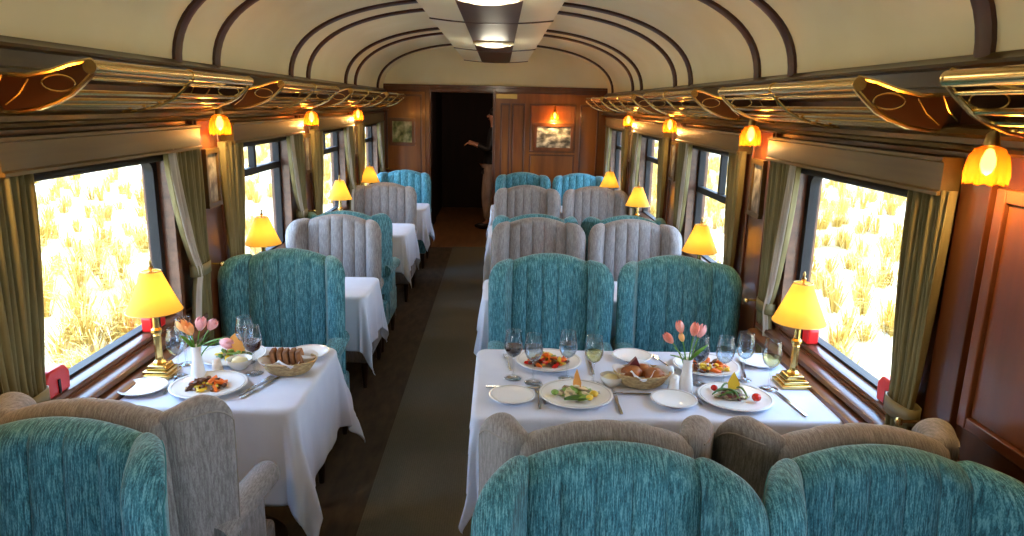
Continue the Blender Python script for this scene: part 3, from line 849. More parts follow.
plate(.845, 2.665, DP, 'dinner plate of orange carrots behind the dark wine glass', gd, 'dinner_plate')
plate(-1.068, 2.425, DP, 'dinner plate of braised meat at the front of the left table', gd, 'dinner_plate')
plate(-1.10, 2.74, DP, 'dinner plate with a golden crisp at the back of the left table', gd, 'dinner_plate')
plate(.051, 2.335, BP, 'empty side plate at the front left corner of the right table', gb, 'side_plate')
plate(.629, 2.317, BP, 'empty side plate in front of the bread basket and vase', gb, 'side_plate')
plate(1.08, 2.72, BP, 'side plate behind the glasses near the right lamp', gb, 'side_plate')
plate(.56, 2.76, BP, 'side plate behind the bread basket on the right table', gb, 'side_plate')
plate(-1.29, 2.395, BP, 'empty side plate in front of the left lamp', gb, 'side_plate')
plate(-.80, 2.78, BP, 'side plate behind the dark bread basket on the left table', gb, 'side_plate')

GL = {}
def glass(x, y, kind, label):
    x, y = O(x, y)
    if kind not in GL:
        t = thing('wine_glass', (x, y, ZT), label, 'glass', 'stemmed glasses')
        # foot, stem
        MB().lathe([(.034, .0), (.034, .0015), (.02, .004), (.006, .008), (.004, .014), (.0036, .075), (.006, .084), (.0001, .086)], 28).build('stem', M_GLASS, t, angle=180)
        prof = [(.0001, .085), (.012, .088), (.026, .100), (.034, .118), (.036, .134), (.034, .152), (.030, .172), (.0275, .190)]
        n = 32; b = MB(); vs = []; fs = []
        for r_, z in prof:
            for k in range(n): vs.append((r_ * math.cos(2 * PI * k / n), r_ * math.sin(2 * PI * k / n), z))
        for j in range(len(prof) - 1):
            for k in range(n): k2 = (k + 1) % n; fs.append((j * n + k, j * n + k2, (j + 1) * n + k2, (j + 1) * n + k))
        b.add(vs, fs); bo = b.build('bowl', M_GLASS, t, angle=180)
        b = MB(); b.tube([(.0275 * math.cos(2 * PI * k / n), .0275 * math.sin(2 * PI * k / n), .190) for k in range(n)], .0009, 5, closed=True); b.build('rim', M_GLASS, bo)
        lv = {'red': .132, 'blue': .122, 'water': .145, 'white': .130}[kind]
        lm = {'red': M_REDWINE, 'blue': M_BLUEWINE, 'water': M_WATER, 'white': M_WHITEWINE}[kind]
        pp = [(max(r_ - .0015, .0001), z + .001) for r_, z in prof if z < lv]
        pp.append((.0345 if lv < .14 else .0335, lv)); pp.append((.0001, lv))
        MB().lathe(pp, n).build('wine' if kind != 'water' else 'water', lm, t, angle=50)
        GL[kind] = t; return t
    return copy_tree(GL[kind], label, None, (x, y, ZT))
glass(.058, 2.53, 'red', 'glass of red wine at the far left of the right table')
glass(.133, 2.49, 'water', 'glass of water just right of the red wine')
glass(.267, 2.53, 'water', 'glass of water between the orange pasta and white wine')
glass(.36, 2.48, 'white', 'glass of white wine left of the butter dish')
glass(.765, 2.50, 'blue', 'glass of dark wine right of the pink tulips')
glass(.86, 2.495, 'water', 'glass of water right of the dark wine')
glass(.955, 2.545, 'water', 'tall glass of water second from the right lamp')
glass(1.025, 2.458, 'white', 'glass of white wine beside the right brass lamp')
glass(-1.225, 2.535, 'water', 'glass of water in front of the left brass lamp')
glass(-1.25, 2.66, 'water', 'glass of water behind the left flower vase')
glass(-1.025, 2.69, 'water', 'glass behind the red wine on the left table')
glass(-.955, 2.575, 'red', 'glass of red wine beside the dark bread basket')

def ico(b, c, r, sx=1, sy=1, sz=1, jit=0.0, sub=2, rot=None):
    bm = bmesh.new(); bmesh.ops.create_icosphere(bm, subdivisions=sub, radius=1)
    vs = []
    for v in bm.verts:
        p = v.co * (1 + jit * noise.noise(v.co * 2.3 + Vector(c) * 37))
        p = Vector((p.x * sx * r, p.y * sy * r, p.z * sz * r))
        if rot: p = rot @ p
        vs.append(p + Vector(c))
    idx = {v: i for i, v in enumerate(bm.verts)}
    fs = [tuple(v.index for v in f.verts) for f in bm.faces]
    bm.free(); b.add(vs, fs)
F = {n_: mat('food_' + n_, c_, r_) for n_, c_, r_ in [('orange', (.80, .16, .015), .35), ('red', (.55, .015, .01), .2), ('green', (.045, .12, .012), .4), ('lightgreen', (.20, .32, .05), .45),
     ('pasta', (.72, .60, .36), .4), ('brown', (.10, .032, .012), .35), ('yellow', (.75, .50, .04), .35), ('crisp', (.75, .34, .07), .5), ('mush', (.30, .24, .16), .45), ('butter', (.80, .72, .42), .4),
     ('purple', (.14, .02, .03), .35)]}
def pile(x, y, mats, n, rad, h, seed, name, label, elong=1.6, size=.011):
    x, y = O(x, y)
    rg = random.Random(seed); b = MB()
    ms = [F[m] for m in mats]
    for i in range(n):
        a = rg.random() * 2 * PI; q = rad * rg.random() ** .5
        px, py = x + q * math.cos(a) * 1.25, y + q * math.sin(a) * .8
        pz_ = ZT + .012 + h * (1 - (q / rad) ** 1.5) * rg.random()
        b.cur = rg.randrange(len(ms)); r_ = size * (.6 + .8 * rg.random())
        ico(b, (px, py, pz_), r_, elong * (.6 + rg.random() * .8), .7, .6, .35, 1, Matrix.Rotation(rg.random() * PI, 3, 'Z') @ Matrix.Rotation(rg.random() - .5, 3, 'Y'))
    return tag(b.build(name, ms), label, 'food', None, 'stuff')
pile(.285, 2.365, ['pasta', 'mush', 'lightgreen', 'pasta'], 60, .052, .028, 1, 'fish_portion', 'creamy fish portion on the front left dinner plate')
pile(.85, 2.355, ['pasta', 'mush', 'purple', 'lightgreen'], 50, .042, .022, 2, 'mushroom_portion', 'mushroom and pasta portion on the front right dinner plate')
pile(.20, 2.68, ['orange', 'red', 'brown', 'yellow', 'orange'], 70, .066, .036, 3, 'pasta_portion', 'orange pasta portion on the back left dinner plate')
pile(.84, 2.65, ['orange', 'orange', 'brown', 'yellow', 'orange'], 70, .066, .034, 4, 'carrot_portion', 'orange carrot portion on the back right dinner plate')
pile(-1.075, 2.42, ['brown', 'orange', 'yellow', 'brown'], 70, .058, .030, 5, 'braised_meat', 'braised meat with yellow peppers on the front left table plate')
pile(-1.09, 2.735, ['lightgreen', 'yellow', 'mush', 'green'], 50, .050, .022, 6, 'salad_portion', 'green salad portion on the back left table plate')
pile(.19, 2.715, ['green', 'lightgreen'], 18, .025, .045, 7, 'herb_garnish', 'green herb garnish on the orange pasta')
def leafy(x, y, z, L, w, mt, rz, name, label, cat='vegetable', up=.3, th=.0015, bend=.4):
    x, y = O(x, y)
    b = MB()
    M = Matrix.Rotation(rz, 3, 'Z')
    def f(u, v):
        s_ = u; ww = w * math.sin(PI * min(1, .08 + s_ * .92)) ** .8 * (v - .5)
        p = Vector((L * s_, ww, L * (up * s_ - bend * s_ * s_) + abs(v - .5) * w * .25))
        p = M @ p; return (x + p.x, y + p.y, z + p.z)
    b.grid(f, 12, 4); o = b.build(name, mt, angle=180); m_ = o.modifiers.new('thick', 'SOLIDIFY'); m_.thickness = th; m_.offset = 0
    return tag(o, label, cat)
# garnishes
leafy(.235, 2.295, ZT + .014, .085, .040, F['green'], .1, 'lettuce_leaf', 'dark green leaf at the front of the fish plate', up=.15, bend=.1)
leafy(.285, 2.285, ZT + .014, .06, .035, F['lightgreen'], .5, 'lettuce_leaf', 'pale green leaf at the front of the fish plate', up=.25, bend=.1)
for x_, y_, r_, lb in ((.205, 2.345, .013, 'small round green olive at the left of the fish'), (.345, 2.335, .015, 'yellow potato at the right of the fish'), (.325, 2.30, .013, 'yellow potato slice nearest the plate front')):
    b = MB(); ico(b, (0, 0, 0), r_, 1.1, 1, .8, .1, 2); o = b.build('potato', F['lightgreen'] if 'olive' in lb else F['yellow'], loc=(*O(x_, y_), ZT + .023)); tag(o, lb, 'vegetable')
def crisp(x, y, h, w, m, rz, name, label, tilt=.15):
    x, y = O(x, y)
    b = MB(); n = 10; vs = []
    pts = [(-w / 2, 0), (-w * .55, h * .4), (-w * .3, h * .75), (0, h), (w * .25, h * .7), (w * .5, h * .35), (w * .4, 0)]
    M = Matrix.Rotation(rz, 3, 'Z')
    def P(u, z, d): p = M @ Vector((u, d + .1 * w * math.cos(u / w * 3) + tilt * z, 0)); return (x + p.x, y + p.y, ZT + .018 + z)
    k = len(pts)
    b.add([P(u, z, -.001) for u, z in pts] + [P(u, z, .0015) for u, z in pts], [tuple(range(k)), tuple(range(k, 2 * k))[::-1]] + [(i, (i + 1) % k, k + (i + 1) % k, k + i) for i in range(k)])
    return tag(b.build(name, m, smooth=False), label, 'food')
crisp(.29, 2.375, .078, .030, F['crisp'], .2, 'bread_crisp', 'upright golden crisp on the fish plate')
crisp(.872, 2.40, .065, .042, F['yellow'], -.1, 'lemon_slice', 'upright lemon slice on the green bean plate')
crisp(-1.085, 2.75, .085, .075, F['crisp'], .1, 'bread_crisp', 'upright golden crisp on the back plate of the left table')
rg = random.Random(3)
for i, (x_, y_, a_) in enumerate([(.775, 2.345, .5), (.79, 2.32, .2), (.81, 2.37, .9), (.86, 2.30, 1.9), (.79, 2.355, -.2), (.89, 2.31, 1.7)]):
    x_, y_ = O(x_, y_); b = MB(); L_ = .085; c_, s_ = math.cos(a_), math.sin(a_)
    b.tube([(x_ + c_ * L_ * q, y_ + s_ * L_ * q, ZT + .022 + .014 * math.sin(PI * q) + i * .0015) for q in [j / 6 for j in range(7)]], [.002, .0035, .004, .004, .004, .0035, .0015], 7)
    tag(b.build('green_bean', F['green']), 'thin dark green bean across the mushroom portion on the right table', 'vegetable', 'green beans on the mushroom plate')
for x_, y_, r_, lb in ((.925, 2.315, .017, 'cherry tomato at the right of the green beans'), (.80, 2.405, .013, 'small tomato piece behind the green beans')):
    b = MB(); ico(b, (0, 0, 0), r_, 1, 1, .9, 0, 2); o = b.build('cherry_tomato', F['red'], loc=(*O(x_, y_), ZT + .012 + r_ * .8)); tag(o, lb, 'tomato')

# bread baskets
M_WICKER = noise_mat('wicker', (.34, .22, .09), (.58, .42, .20), (60, 60, 120), 1, .6, .5)
M_NAP = mat('white_napkin', (.82, .82, .82), .8)
M_BUN = noise_mat('brown_bun', (.20, .055, .015), (.42, .15, .04), (18, 18, 18), 1, .4, .3)
M_DARKB = noise_mat('dark_bread', (.12, .04, .013), (.34, .14, .04), (30, 30, 30), 1, .6, .5)
def basket(x, y, label, rz=0):
    x, y = O(x, y)
    t = thing('bread_basket', (x, y, ZT), label, 'basket', 'wicker bread baskets', rz)
    b = MB(); n = 60; prof = [(.001, .003), (.055, .003), (.066, .012), (.078, .032), (.088, .052), (.086, .054), (.074, .032), (.060, .014), (.001, .007)]
    vs = []; fs = []
    for j, (r_, z) in enumerate(prof):
        for k in range(n):
            a = 2 * PI * k / n; q = 1 + (.018 * math.cos(a * 30 + (PI if j % 2 else 0)) if 0 < j < 8 else 0)
            vs.append((r_ * q * 1.18 * math.cos(a), r_ * q * .82 * math.sin(a), z))
    for j in range(len(prof) - 1):
        for k in range(n): k2 = (k + 1) % n; fs.append((j * n + k, j * n + k2, (j + 1) * n + k2, (j + 1) * n + k))
    b.add(vs, fs); b.build('basket_body', M_WICKER, t)
    b = MB(); b.tube([(.0885 * 1.18 * math.cos(2 * PI * k / 48), .0885 * .82 * math.sin(2 * PI * k / 48), .054 + .0015 * (k % 2)) for k in range(48)], .004, 6, closed=True); b.build('rim', M_WICKER, t)
    return t
def napkin(x, y, label, rz=0):
    x, y = O(x, y)
    b = MB()
    def f(u, v):
        a = 2 * PI * u; q = v
        r_ = q * (.078 + .022 * math.cos(4 * a + .6)); z = .010 + .055 * q ** 2 + .010 * q * math.sin(5 * a)
        return (r_ * 1.15 * math.cos(a), r_ * .80 * math.sin(a), z)
    b.grid(f, 48, 8, closed_u=True); o = b.build('napkin', M_NAP, loc=(x, y, ZT), angle=180); o.rotation_euler.z = rz
    m_ = o.modifiers.new('thick', 'SOLIDIFY'); m_.thickness = .0015; m_.offset = 1
    return tag(o, label, 'napkin', 'white napkins lining the bread baskets')
basket(.545, 2.475, 'oval wicker basket of round rolls on the right table')
napkin(.545, 2.475, 'white napkin under the round rolls')
for x_, y_, r_, lb in ((.505, 2.475, .036, 'leftmost round brown roll in the right basket'), (.585, 2.455, .036, 'rightmost round brown roll in the right basket'), (.55, 2.50, .033, 'roll at the back of the right basket')):
    b = MB(); ico(b, (0, 0, 0), r_, 1.1, .95, .72, .12, 3); tag(b.build('bread_roll', M_BUN, loc=(*O(x_, y_), ZT + .052)), lb, 'bread')
b = MB(); b.prism([(-.03, 0), (.03, .0), (.008, .045)], 'y', -.012, .012); o = b.build('bread_crisp', F['purple'], loc=(*O(.515, 2.50), ZT + .06), bevel=.003); tag(o, 'dark triangular crisp at the back of the right basket', 'bread')
basket(-.825, 2.585, 'oval wicker basket of dark bread on the left table', .15)
napkin(-.825, 2.585, 'white napkin under the dark bread slices', .6)
for i in range(5):
    b = MB(); w_ = .037
    b.prism([(-w_, -.02), (w_, -.02), (w_ * 1.05, .016), (w_ * .7, .038), (-w_ * .7, .038), (-w_ * 1.05, .012)], 'x', -.009, .009)
    o = b.build('bread_slice', M_DARKB, loc=(*O(-.875 + i * .024, 2.585 + .005 * (i % 2)), ZT + .056), bevel=.003); o.rotation_euler = (0, -.25 + .02 * i, .1)
    tag(o, 'slice of dark bread standing in the left basket row', 'bread', 'dark bread slices in the left basket')

# vase, shakers, bowls
def vase(x, y, label):
    x, y = O(x, y)
    t = thing('flower_vase', (x, y, ZT), label, 'vase', 'white flower vases')
    MB().lathe([(.024, 0), (.026, .004), (.025, .03), (.019, .07), (.0165, .10), (.019, .125), (.0205, .128), (.017, .126), (.014, .10), (.015, .06)], 28).build('vase_body', M_PORC, t, angle=70)
    MB().lathe([(.0145, .095), (.0001, .096)], 16).build('water_surface', M_WATER, t)
    return t
vase(.70, 2.425, 'slim white vase of pink tulips on the right table'); vase(-1.145, 2.52, 'slim white vase of orange and pink flowers on the left table')
M_STEM = mat('stem_green', (.10, .30, .035), .4); M_LEAF = mat('leaf_green', (.13, .38, .05), .4)
M_TULP = noise_mat('tulip_salmon', (.85, .22, .15), (.90, .45, .36), (40, 40, 20), 1, .45)
M_TULO = noise_mat('flower_orange', (.90, .28, .05), (.92, .50, .18), (40, 40, 20), 1, .45)
M_TULK = noise_mat('flower_pink', (.85, .35, .36), (.92, .55, .55), (40, 40, 20), 1, .45)
def flower(vx, vy, dx, dz, size, m, label, open_=0.0, dy=0.0, lean=None):
    vx, vy = O(vx, vy); size *= 1.22
    z0 = ZT + .03; top = Vector((vx + dx, vy + dy, ZT + .128 + dz))
    t = thing('tulip', (vx, vy, ZT + .03), label, 'flower', 'cut flowers in the white vases')
    org = Vector((vx, vy, ZT + .03))
    a = Vector((0, 0, 0)); mid = Vector((dx * .15, dy * .15, .10)); e = top - org
    pts = []
    for i in range(9):
        q = i / 8; pts.append(a * (1 - q) ** 2 + mid * 2 * q * (1 - q) + e * q * q)
    MB().tube(pts, .0022, 7).build('stem', M_STEM, t)
    d = (e - mid).normalized() if lean is None else Vector(lean).normalized(); qn = d.to_track_quat('Z', 'Y').to_matrix()
    b = MB()
    for k in range(6):
        ang = k * PI / 3; inner = .88 if k % 2 else 1
        def f(u, v):
            h = v; w = math.sin(PI * min(1, .12 + .88 * h) ** 1.1) ** .7
            th = ang + (u - .5) * 1.3 * w; r_ = size * inner * (.48 * math.sin(PI * (.10 + .75 * h)) + open_ * h * .7) + .001
            p = Vector((r_ * math.cos(th), r_ * math.sin(th), size * 1.55 * h)); return e + qn @ p
        b.grid(f, 6, 8)
    o = b.build('bloom', m, t, angle=180); mm = o.modifiers.new('thick', 'SOLIDIFY'); mm.thickness = .0012
    # leaf
    b = MB(); sg = 1 if dx >= 0 else -1
    def lf(u, v):
        w = .011 * math.sin(PI * min(1, .1 + .9 * v)) * (u - .5) * 2
        p = Vector((sg * (.035 * v + .02 * v * v), w + dy * .5, .08 + .07 * v - .01 * v * v)); return p
    b.grid(lf, 4, 10); o = b.build('leaf', M_LEAF, t, angle=180); mm = o.modifiers.new('thick', 'SOLIDIFY'); mm.thickness = .0012
    return t
V = (.70, 2.425)
flower(*V, -.062, .060, .026, M_TULP, 'salmon tulip leaning farthest left on the right table')
flower(*V, -.030, .095, .026, M_TULP, 'highest salmon tulip on the right table', dy=.01)
flower(*V, -.028, .070, .018, M_TULO, 'small orange tulip bud low in the middle of the right vase', dy=-.01)
flower(*V, .012, .088, .028, M_TULP, 'salmon tulip above the right vase mouth')
flower(*V, .034, .080, .028, M_TULK, 'pink tulip leaning right on the right table', dy=.008)
V = (-1.145, 2.52)
flower(*V, -.030, .052, .028, M_TULO, 'orange open flower on the left table', .25)
flower(*V, .018, .060, .028, M_TULK, 'pink open flower above the left vase', .25)
flower(*V, .048, .060, .024, M_TULK, 'pink flower right of the middle in the left vase', .3, dy=.01)
flower(*V, .090, .020, .026, M_TULK, 'pink trumpet flower hanging out to the right on the left table', .35, lean=(1, -.1, -.25))
flower(*V, -.008, .045, .026, M_TULO, 'second orange flower in the left vase', .25, dy=-.012)
leafy(.705, 2.425, ZT + .12, .07, .022, M_LEAF, .2, 'tulip_leaf', 'broad green leaf leaning right out of the right vase', 'leaf', up=.9, bend=.1)
leafy(.695, 2.425, ZT + .12, .06, .016, M_LEAF, 2.9, 'tulip_leaf', 'narrow green leaf leaning left out of the right vase', 'leaf', up=.35, bend=.1)
leafy(-1.14, 2.52, ZT + .12, .10, .02, M_LEAF, .1, 'flower_leaf', 'broad green leaf leaning right out of the left vase', 'leaf', up=.55, bend=.2)
def shaker(x, y, label, h=.07):
    x, y = O(x, y)
    t = thing('salt_shaker', (x, y, ZT), label, 'shaker', 'white shakers')
    MB().lathe([(.021, 0), (.022, .003), (.019, h * .5), (.015, h * .8)], 24).build('body', M_PORC, t, angle=80)
    MB().lathe([(.0155, h * .8), (.0155, h * .9), (.010, h * .98), (.0001, h)], 20).build('cap', M_PORC, t, angle=80)
    return t
shaker(.652, 2.415, 'white shaker touching the right vase from the left'); shaker(.655, 2.50, 'white shaker behind the right bread basket')
shaker(-1.095, 2.575, 'white shaker beside the left flower vase', .06)
def bowl(x, y, label, food, r=.045):
    x, y = O(x, y)
    t = thing('butter_dish', (x, y, ZT), label, 'bowl', 'small white bowls')
    MB().lathe([(.0001, .001), (r * .55, 0), (r * .6, .003), (r * .9, .02), (r, .038), (r * .96, .039), (r * .84, .022), (r * .5, .007), (.0001, .006)], 32).build('dish', M_PORC, t, angle=80)
    b = MB(); ico(b, (x, y, ZT + .027), r * .55, 1.2, .9, .7, .4, 2); tag(b.build('butter', F[food]), 'butter curl in the ' + label, 'butter')
bowl(.43, 2.475, 'small white dish left of the right bread basket', 'butter')
bowl(-1.03, 2.63, 'small white dish behind the left vase', 'butter', .05)
# cutlery
def fork(x, y, rz, label):
    x, y = O(x, y)
    t = thing('fork', (x, y, ZT + .001), label, 'fork', 'silver forks', rz)
    b = MB(); b.prism([(-.004, -.10), (.004, -.10), (.0055, -.06), (.002, -.01), (.003, .03), (-.003, .03), (-.002, -.01), (-.0055, -.06)], 'z', 0, .002); b.build('handle', M_STEEL, t, bevel=.0006)
    b = MB(); b.prism([(-.003, .03), (.003, .03), (.010, .045), (.010, .055), (-.010, .055), (-.010, .045)], 'z', .001, .003)
    for k in range(4): xx = -.0085 + k * .0057; b.box(xx - .0012, xx + .0012, .055, .088, .001, .003)
    b.build('tines', M_STEEL, t, smooth=False); return t
def knife(x, y, rz, label):
    x, y = O(x, y)
    t = thing('knife', (x, y, ZT + .001), label, 'knife', 'silver knives', rz)
    b = MB(); b.prism([(-.005, -.11), (.005, -.11), (.006, -.08), (.0045, -.01), (-.0045, -.01), (-.006, -.08)], 'z', 0, .004); b.build('handle', M_STEEL, t, bevel=.001)
    b = MB(); b.prism([(-.004, -.01), (.006, -.01), (.0095, .04), (.008, .09), (.002, .11), (-.004, .10)], 'z', .001, .0022); b.build('blade', M_STEEL, t, smooth=False); return t
knife(.065, 2.435, -PI / 2, 'knife lying across behind the front left side plate')
fork(.147, 2.345, 0, 'fork between the front left side plate and the fish plate'); fork(.162, 2.385, .05, 'second fork left of the fish plate')
knife(.425, 2.32, 0, 'knife right of the fish plate on the right table')
knife(.47, 2.39, -PI / 2, 'knife lying across in front of the right bread basket')
fork(.717, 2.40, .1, 'fork beside the right flower vase')
knife(1.052, 2.32, .12, 'knife lying in front of the right lamp base')
knife(.995, 2.66, -.25, 'knife between the carrot plate and the back side plate'); fork(.68, 2.72, .3, 'fork left of the carrot plate')
fork(.04, 2.70, .1, 'fork left of the orange pasta plate'); knife(.375, 2.68, 0, 'knife right of the orange pasta plate')
fork(-.905, 2.46, -.35, 'fork right of the braised meat plate'); knife(-.885, 2.44, -.35, 'knife right of the braised meat plate')
fork(-1.215, 2.46, .15, 'fork left of the braised meat plate'); fork(-.93, 2.79, -.9, 'fork behind the dark bread basket'); knife(-1.255, 2.50, .2, 'knife left of the water glass before the left lamp')

# ---------------------------------------------------------------- person in the corridor
M_SKIN = mat('skin', (.50, .24, .15), .5); M_TROU = noise_mat('tan_trousers', (.40, .29, .23), (.55, .42, .34), (30, 30, 8), 1, .85, .3)
M_JACK = mat('black_jacket', (.008, .007, .007), .6); M_HAIR = mat('black_hair', (.01, .008, .006), .5); M_SHOE = mat('dark_shoe', (.015, .009, .006), .3)
def skinned(name, joints, edges, m, parent, sub=2):
    """joints: {key: (x,y,z,r)}"""
    ks = list(joints); me = bpy.data.meshes.new(name)
    me.from_pydata([joints[k][:3] for k in ks], [(ks.index(a), ks.index(b)) for a, b in edges], [])
    me.materials.append(m); o = bpy.data.objects.new(name, me); col.objects.link(o); o.parent = parent
    sk = o.modifiers.new('skin', 'SKIN'); sk.use_smooth_shade = True
    for i, k in enumerate(ks):
        r_ = joints[k][3]; r_ = r_ if isinstance(r_, tuple) else (r_, r_)
        o.data.skin_vertices[0].data[i].radius = r_
        o.data.skin_vertices[0].data[i].use_root = (i == 0)
    s_ = o.modifiers.new('sub', 'SUBSURF'); s_.levels = sub; s_.render_levels = sub
    return o
pt = thing('person', (-.075, 10.25, 0), 'person in dark jacket and tan trousers standing sideways in the dark doorway', 'person')
J = {'pelvis': (0, 0, .93, (.11, .14)), 'waist': (0, 0, 1.08, (.075, .10)), 'chest': (.01, 0, 1.30, (.11, .15)), 'neckb': (.0, 0, 1.45, (.06, .08)), 'neck': (-.01, 0, 1.51, .048),
     'sL': (.0, .17, 1.41, .055), 'eL': (-.06, .20, 1.14, .040), 'wL': (-.28, .12, 1.22, .028),
     'sR': (.0, -.17, 1.41, .055), 'eR': (-.07, -.20, 1.14, .040), 'wR': (-.28, -.10, 1.22, .028),
     'hL': (-.02, .09, .86, .085), 'kL': (-.03, .10, .48, .055), 'aL': (.0, .10, .10, .038), 'tL': (-.13, .10, .04, .03),
     'hR': (-.03, -.09, .86, .085), 'kR': (-.10, -.10, .48, .055), 'aR': (-.08, -.10, .10, .038), 'tR': (-.21, -.10, .04, .03)}
E_ = [('pelvis', 'waist'), ('waist', 'chest'), ('chest', 'neckb'), ('neckb', 'neck'), ('chest', 'sL'), ('sL', 'eL'), ('eL', 'wL'), ('chest', 'sR'), ('sR', 'eR'), ('eR', 'wR'),
      ('pelvis', 'hL'), ('hL', 'kL'), ('kL', 'aL'), ('aL', 'tL'), ('pelvis', 'hR'), ('hR', 'kR'), ('kR', 'aR'), ('aR', 'tR')]
# palms and fingers continue the same body surface
for sd_, yy in (('L', .12), ('R', -.10)):
    J['p' + sd_] = (-.345, yy, 1.235, (.022, .034)); E_.append(('w' + sd_, 'p' + sd_))
    for i, (dy_, L_) in enumerate(((-.027, .062), (-.009, .070), (.009, .066), (.027, .052))):
        k1, k2 = 'f%s%da' % (sd_, i), 'f%s%db' % (sd_, i)
        J[k1] = (-.385, yy + dy_, 1.238, .0095); J[k2] = (-.385 - L_ * .7, yy + dy_, 1.238 - L_ * .55, .008)
        E_ += [('p' + sd_, k1), (k1, k2)]
    J['th' + sd_] = (-.375, yy + (.05 if sd_ == 'R' else -.05), 1.262, .010); E_.append(('p' + sd_, 'th' + sd_))
J['head1'] = (-.012, 0, 1.585, (.068, .078)); J['head2'] = (-.015, 0, 1.66, (.074, .09)); E_ += [('neck', 'head1'), ('head1', 'head2')]
body = skinned('body', J, E_, M_SKIN, pt)
b = MB(); ico(b, (-.098, 0, 1.615), .014, 1.2, .8, 1.3); b.build('nose', M_SKIN, pt)
for yy in (-.03, .03):
    b = MB(); ico(b, (-.083, yy, 1.642), .010, .8, 1, .6); b.build('eye', mat('eye_white', (.6, .6, .58), .2), pt)
    b = MB(); ico(b, (-.01, yy * 2.65, 1.62), .022, .8, .35, 1.3); b.build('ear', M_SKIN, pt)
b = MB(); ico(b, (-.088, 0, 1.575), .016, .5, 1.4, .4); b.build('mouth', mat('lip', (.40, .12, .10), .5), pt)
b = MB(); ico(b, (.010, 0, 1.672), .093, 1.02, .95, .85, .08, 3); b.build('hair', M_HAIR, pt)
JJ = {k: (v[0], v[1], v[2], (tuple(q + .014 for q in v[3]) if isinstance(v[3], tuple) else v[3] + .014)) for k, v in J.items()}
jk = {k: JJ[k] for k in ('pelvis', 'waist', 'chest', 'neckb', 'sL', 'eL', 'sR', 'eR')}
jk['hem'] = (-.01, 0, .87, (.15, .18)); jk['pelvis'] = (0, 0, .95, (.145, .175)); jk['waist'] = (0, 0, 1.08, (.13, .155)); jk['wL'] = (-.25, .125, 1.215, .038); jk['wR'] = (-.25, -.105, 1.215, .038)
skinned('jacket', jk, [('pelvis', 'hem'), ('pelvis', 'waist'), ('waist', 'chest'), ('chest', 'neckb'), ('chest', 'sL'), ('sL', 'eL'), ('eL', 'wL'), ('chest', 'sR'), ('sR', 'eR'), ('eR', 'wR')], M_JACK, pt)
tr = {'pelvis': (0, 0, .96, (.128, .155)), 'hL': (-.03, .09, .84, .115), 'kL': (-.045, .10, .48, .088), 'aL': (-.01, .10, .13, .062), 'hR': (-.05, -.09, .84, .12), 'kR': (-.10, -.10, .48, .092), 'aR': (-.08, -.10, .13, .062)}
skinned('trousers', tr, [('pelvis', 'hL'), ('hL', 'kL'), ('kL', 'aL'), ('pelvis', 'hR'), ('hR', 'kR'), ('kR', 'aR')], M_TROU, pt)
for x_, y_ in ((-.06, .10), (-.14, -.10)):
    b = MB(); ico(b, (x_, y_, .048), .05, 2.7, .95, .95, .05, 3); b.build('shoe', M_SHOE, pt)

# ---------------------------------------------------------------- outside: dry grass plain
M_GROUND = noise_mat('pale_dry_earth', (.50, .44, .33), (.36, .27, .11), (.5, .5, .5), 1.0, .9, .3, detail=6, world=True, lo=.42, hi=.62)
GZ = -1.35
def gz(x, y): 
    d = abs(x - XC) - 3.5
    return GZ + (max(0, d) * .055) + .25 * noise.noise(Vector((x * .12, y * .12, 0))) * min(1, max(0, d) / 4)
for s in (1, -1):
    b = MB()
    b.grid(lambda u, v: ((lambda x, y: (x, y, gz(x, y)))(XC + s * (1.2 + 88 * v ** 1.8), -25 + 130 * u)), 90, 50)
    o = b.build('ground_outside', M_GROUND, angle=180); struct(o)
def straw(name, c1, c2):
    m = mat(name, c1, .8); nt, N, L, b_ = nodes(m)
    g = N.new('ShaderNodeNewGeometry'); r_ = N.new('ShaderNodeValToRGB'); r_.color_ramp.elements[0].color = (*c1, 1); r_.color_ramp.elements[1].color = (*c2, 1)
    L.new(g.outputs['Random Per Island'], r_.inputs['Fac']); L.new(r_.outputs[0], b_.inputs['Base Color']); return m
M_STRAW = straw('straw_grass', (.34, .20, .02), (.62, .42, .09))
rg = random.Random(11)
for s in (1, -1):
    V_, F_ = [], []
    cl = []
    for i in range(3000):
        d = 3.2 + 32 * rg.random() ** 1.5; y = -3 + 62 * rg.random() ** 1.2
        cl.append((XC + s * d, y))
    for (cx_, cy_) in cl:
        sz = .35 + .45 * rg.random(); z0 = gz(cx_, cy_); nb = 60 if abs(cx_) < 14 else 26
        for k in range(nb):
            a = rg.random() * 2 * PI; q = rg.random(); lean = .15 + .75 * q
            bx, by = cx_ + .10 * math.cos(a) * q, cy_ + .10 * math.sin(a) * q
            L_ = sz * (.6 + .5 * rg.random()); w = (.004 + .005 * rg.random()) * (1 if abs(cx_) < 14 else 2.2)
            px, py = -math.sin(a) * w, math.cos(a) * w
            mx, my, mz = bx + math.cos(a) * L_ * lean * .45, by + math.sin(a) * L_ * lean * .45, z0 + L_ * .6
            tx, ty, tz = bx + math.cos(a) * L_ * lean, by + math.sin(a) * L_ * lean, z0 + L_ * (.95 - .45 * lean)
            o_ = len(V_)
            V_ += [(bx - px, by - py, z0 - .02), (bx + px, by + py, z0 - .02), (mx + px, my + py, mz), (mx - px, my - py, mz), (tx, ty, tz)]
            F_ += [(o_, o_ + 1, o_ + 2, o_ + 3), (o_ + 3, o_ + 2, o_ + 4)]
    me = bpy.data.meshes.new('dry_grass'); me.from_pydata(V_, [], F_); me.materials.append(M_STRAW)
    o = bpy.data.objects.new('dry_grass', me); col.objects.link(o)
    tag(o, 'yellow dry grass clumps on the plain outside the %s windows' % ('right' if s > 0 else 'left'), 'grass', None, 'stuff')

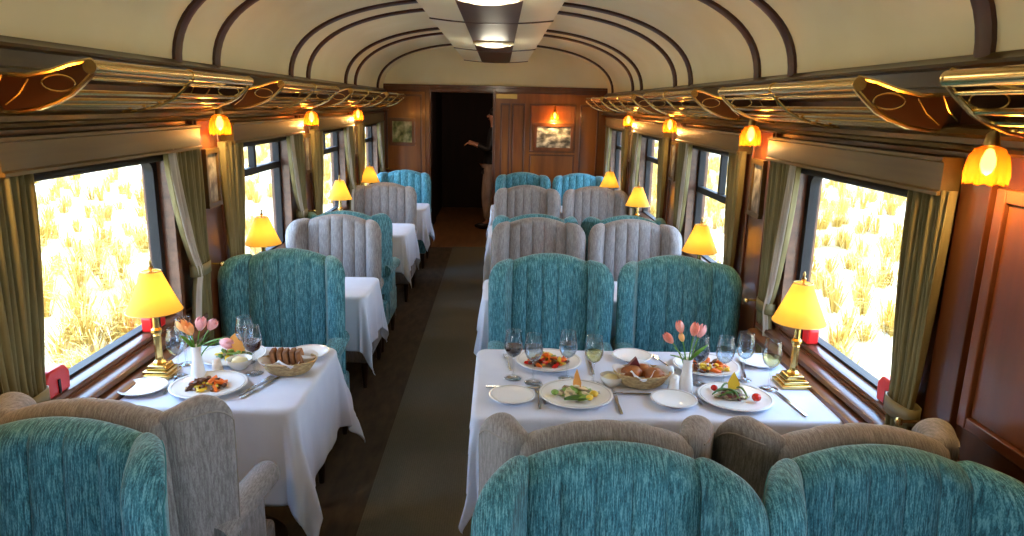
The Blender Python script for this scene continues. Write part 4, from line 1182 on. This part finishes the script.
# ---------------------------------------------------------------- light
w = bpy.data.worlds.new('sky'); scene.world = w; w.use_nodes = True
nt = w.node_tree; N = nt.nodes; L = nt.links; bg = N['Background']
tc = N.new('ShaderNodeTexCoord'); sp = N.new('ShaderNodeSeparateXYZ'); L.new(tc.outputs['Generated'], sp.inputs[0])
r_ = N.new('ShaderNodeValToRGB'); e = r_.color_ramp.elements
e[0].position = 0.0; e[0].color = (.80, .90, 1, 1); e[1].position = .5; e[1].color = (.36, .60, 1.0, 1)
L.new(sp.outputs['Z'], r_.inputs['Fac']); L.new(r_.outputs[0], bg.inputs['Color']); bg.inputs['Strength'].default_value = SKY
sun = bpy.data.lights.new('sun', 'SUN'); sun.energy = SUN; sun.angle = R(1.0); sun.color = (1, .93, .80)
so = bpy.data.objects.new('sun', sun); col.objects.link(so); so.rotation_euler = (R(10), R(6), R(0)); so.location = (0, 0, 8)
l = bpy.data.lights.new('corridor_fill', 'POINT'); l.energy = 8.0; l.color = (1, .66, .46); l.shadow_soft_size = .05  # added fill without a fixture, brightens the person and the corridor floor
o = bpy.data.objects.new('corridor_fill', l); col.objects.link(o); o.location = (-.70, 9.3, 2.0)
for y in (3.2, 5.55, 1.0, -1.2):
    l = bpy.data.lights.new('dome_light', 'POINT'); l.energy = DOME; l.color = (1, .90, .68); l.shadow_soft_size = .10
    o = bpy.data.objects.new('dome_light', l); col.objects.link(o); o.location = (XC, y, 2.185)

# ---------------------------------------------------------------- camera
cam = bpy.data.cameras.new('camera'); cam.sensor_width = 36; cam.lens = 700 / 1024 * 36; cam.clip_start = .05; cam.clip_end = 300
co = bpy.data.objects.new('camera', cam); col.objects.link(co)
M = Matrix.Rotation(-R(1.20), 3, 'Z') @ Matrix.Rotation(PI / 2 - R(13.1), 3, 'X') @ Matrix.Rotation(R(1.25), 3, 'Z')
co.matrix_world = Matrix.Translation((0, 0, 1.78)) @ M.to_4x4()
scene.camera = co
vs_ = scene.view_settings; vs_.view_transform = 'Standard'; vs_.look = 'None'; vs_.exposure = EXPO; vs_.gamma = 1; vs_.use_curve_mapping = False
scene.display_settings.display_device = 'sRGB'
try:
    scene.cycles.use_denoising = True; scene.cycles.max_bounces = 10; scene.cycles.diffuse_bounces = 6; scene.cycles.transparent_max_bounces = 24
    scene.cycles.sample_clamp_indirect = 6; scene.cycles.caustics_reflective = False; scene.cycles.caustics_refractive = False
except Exception: pass
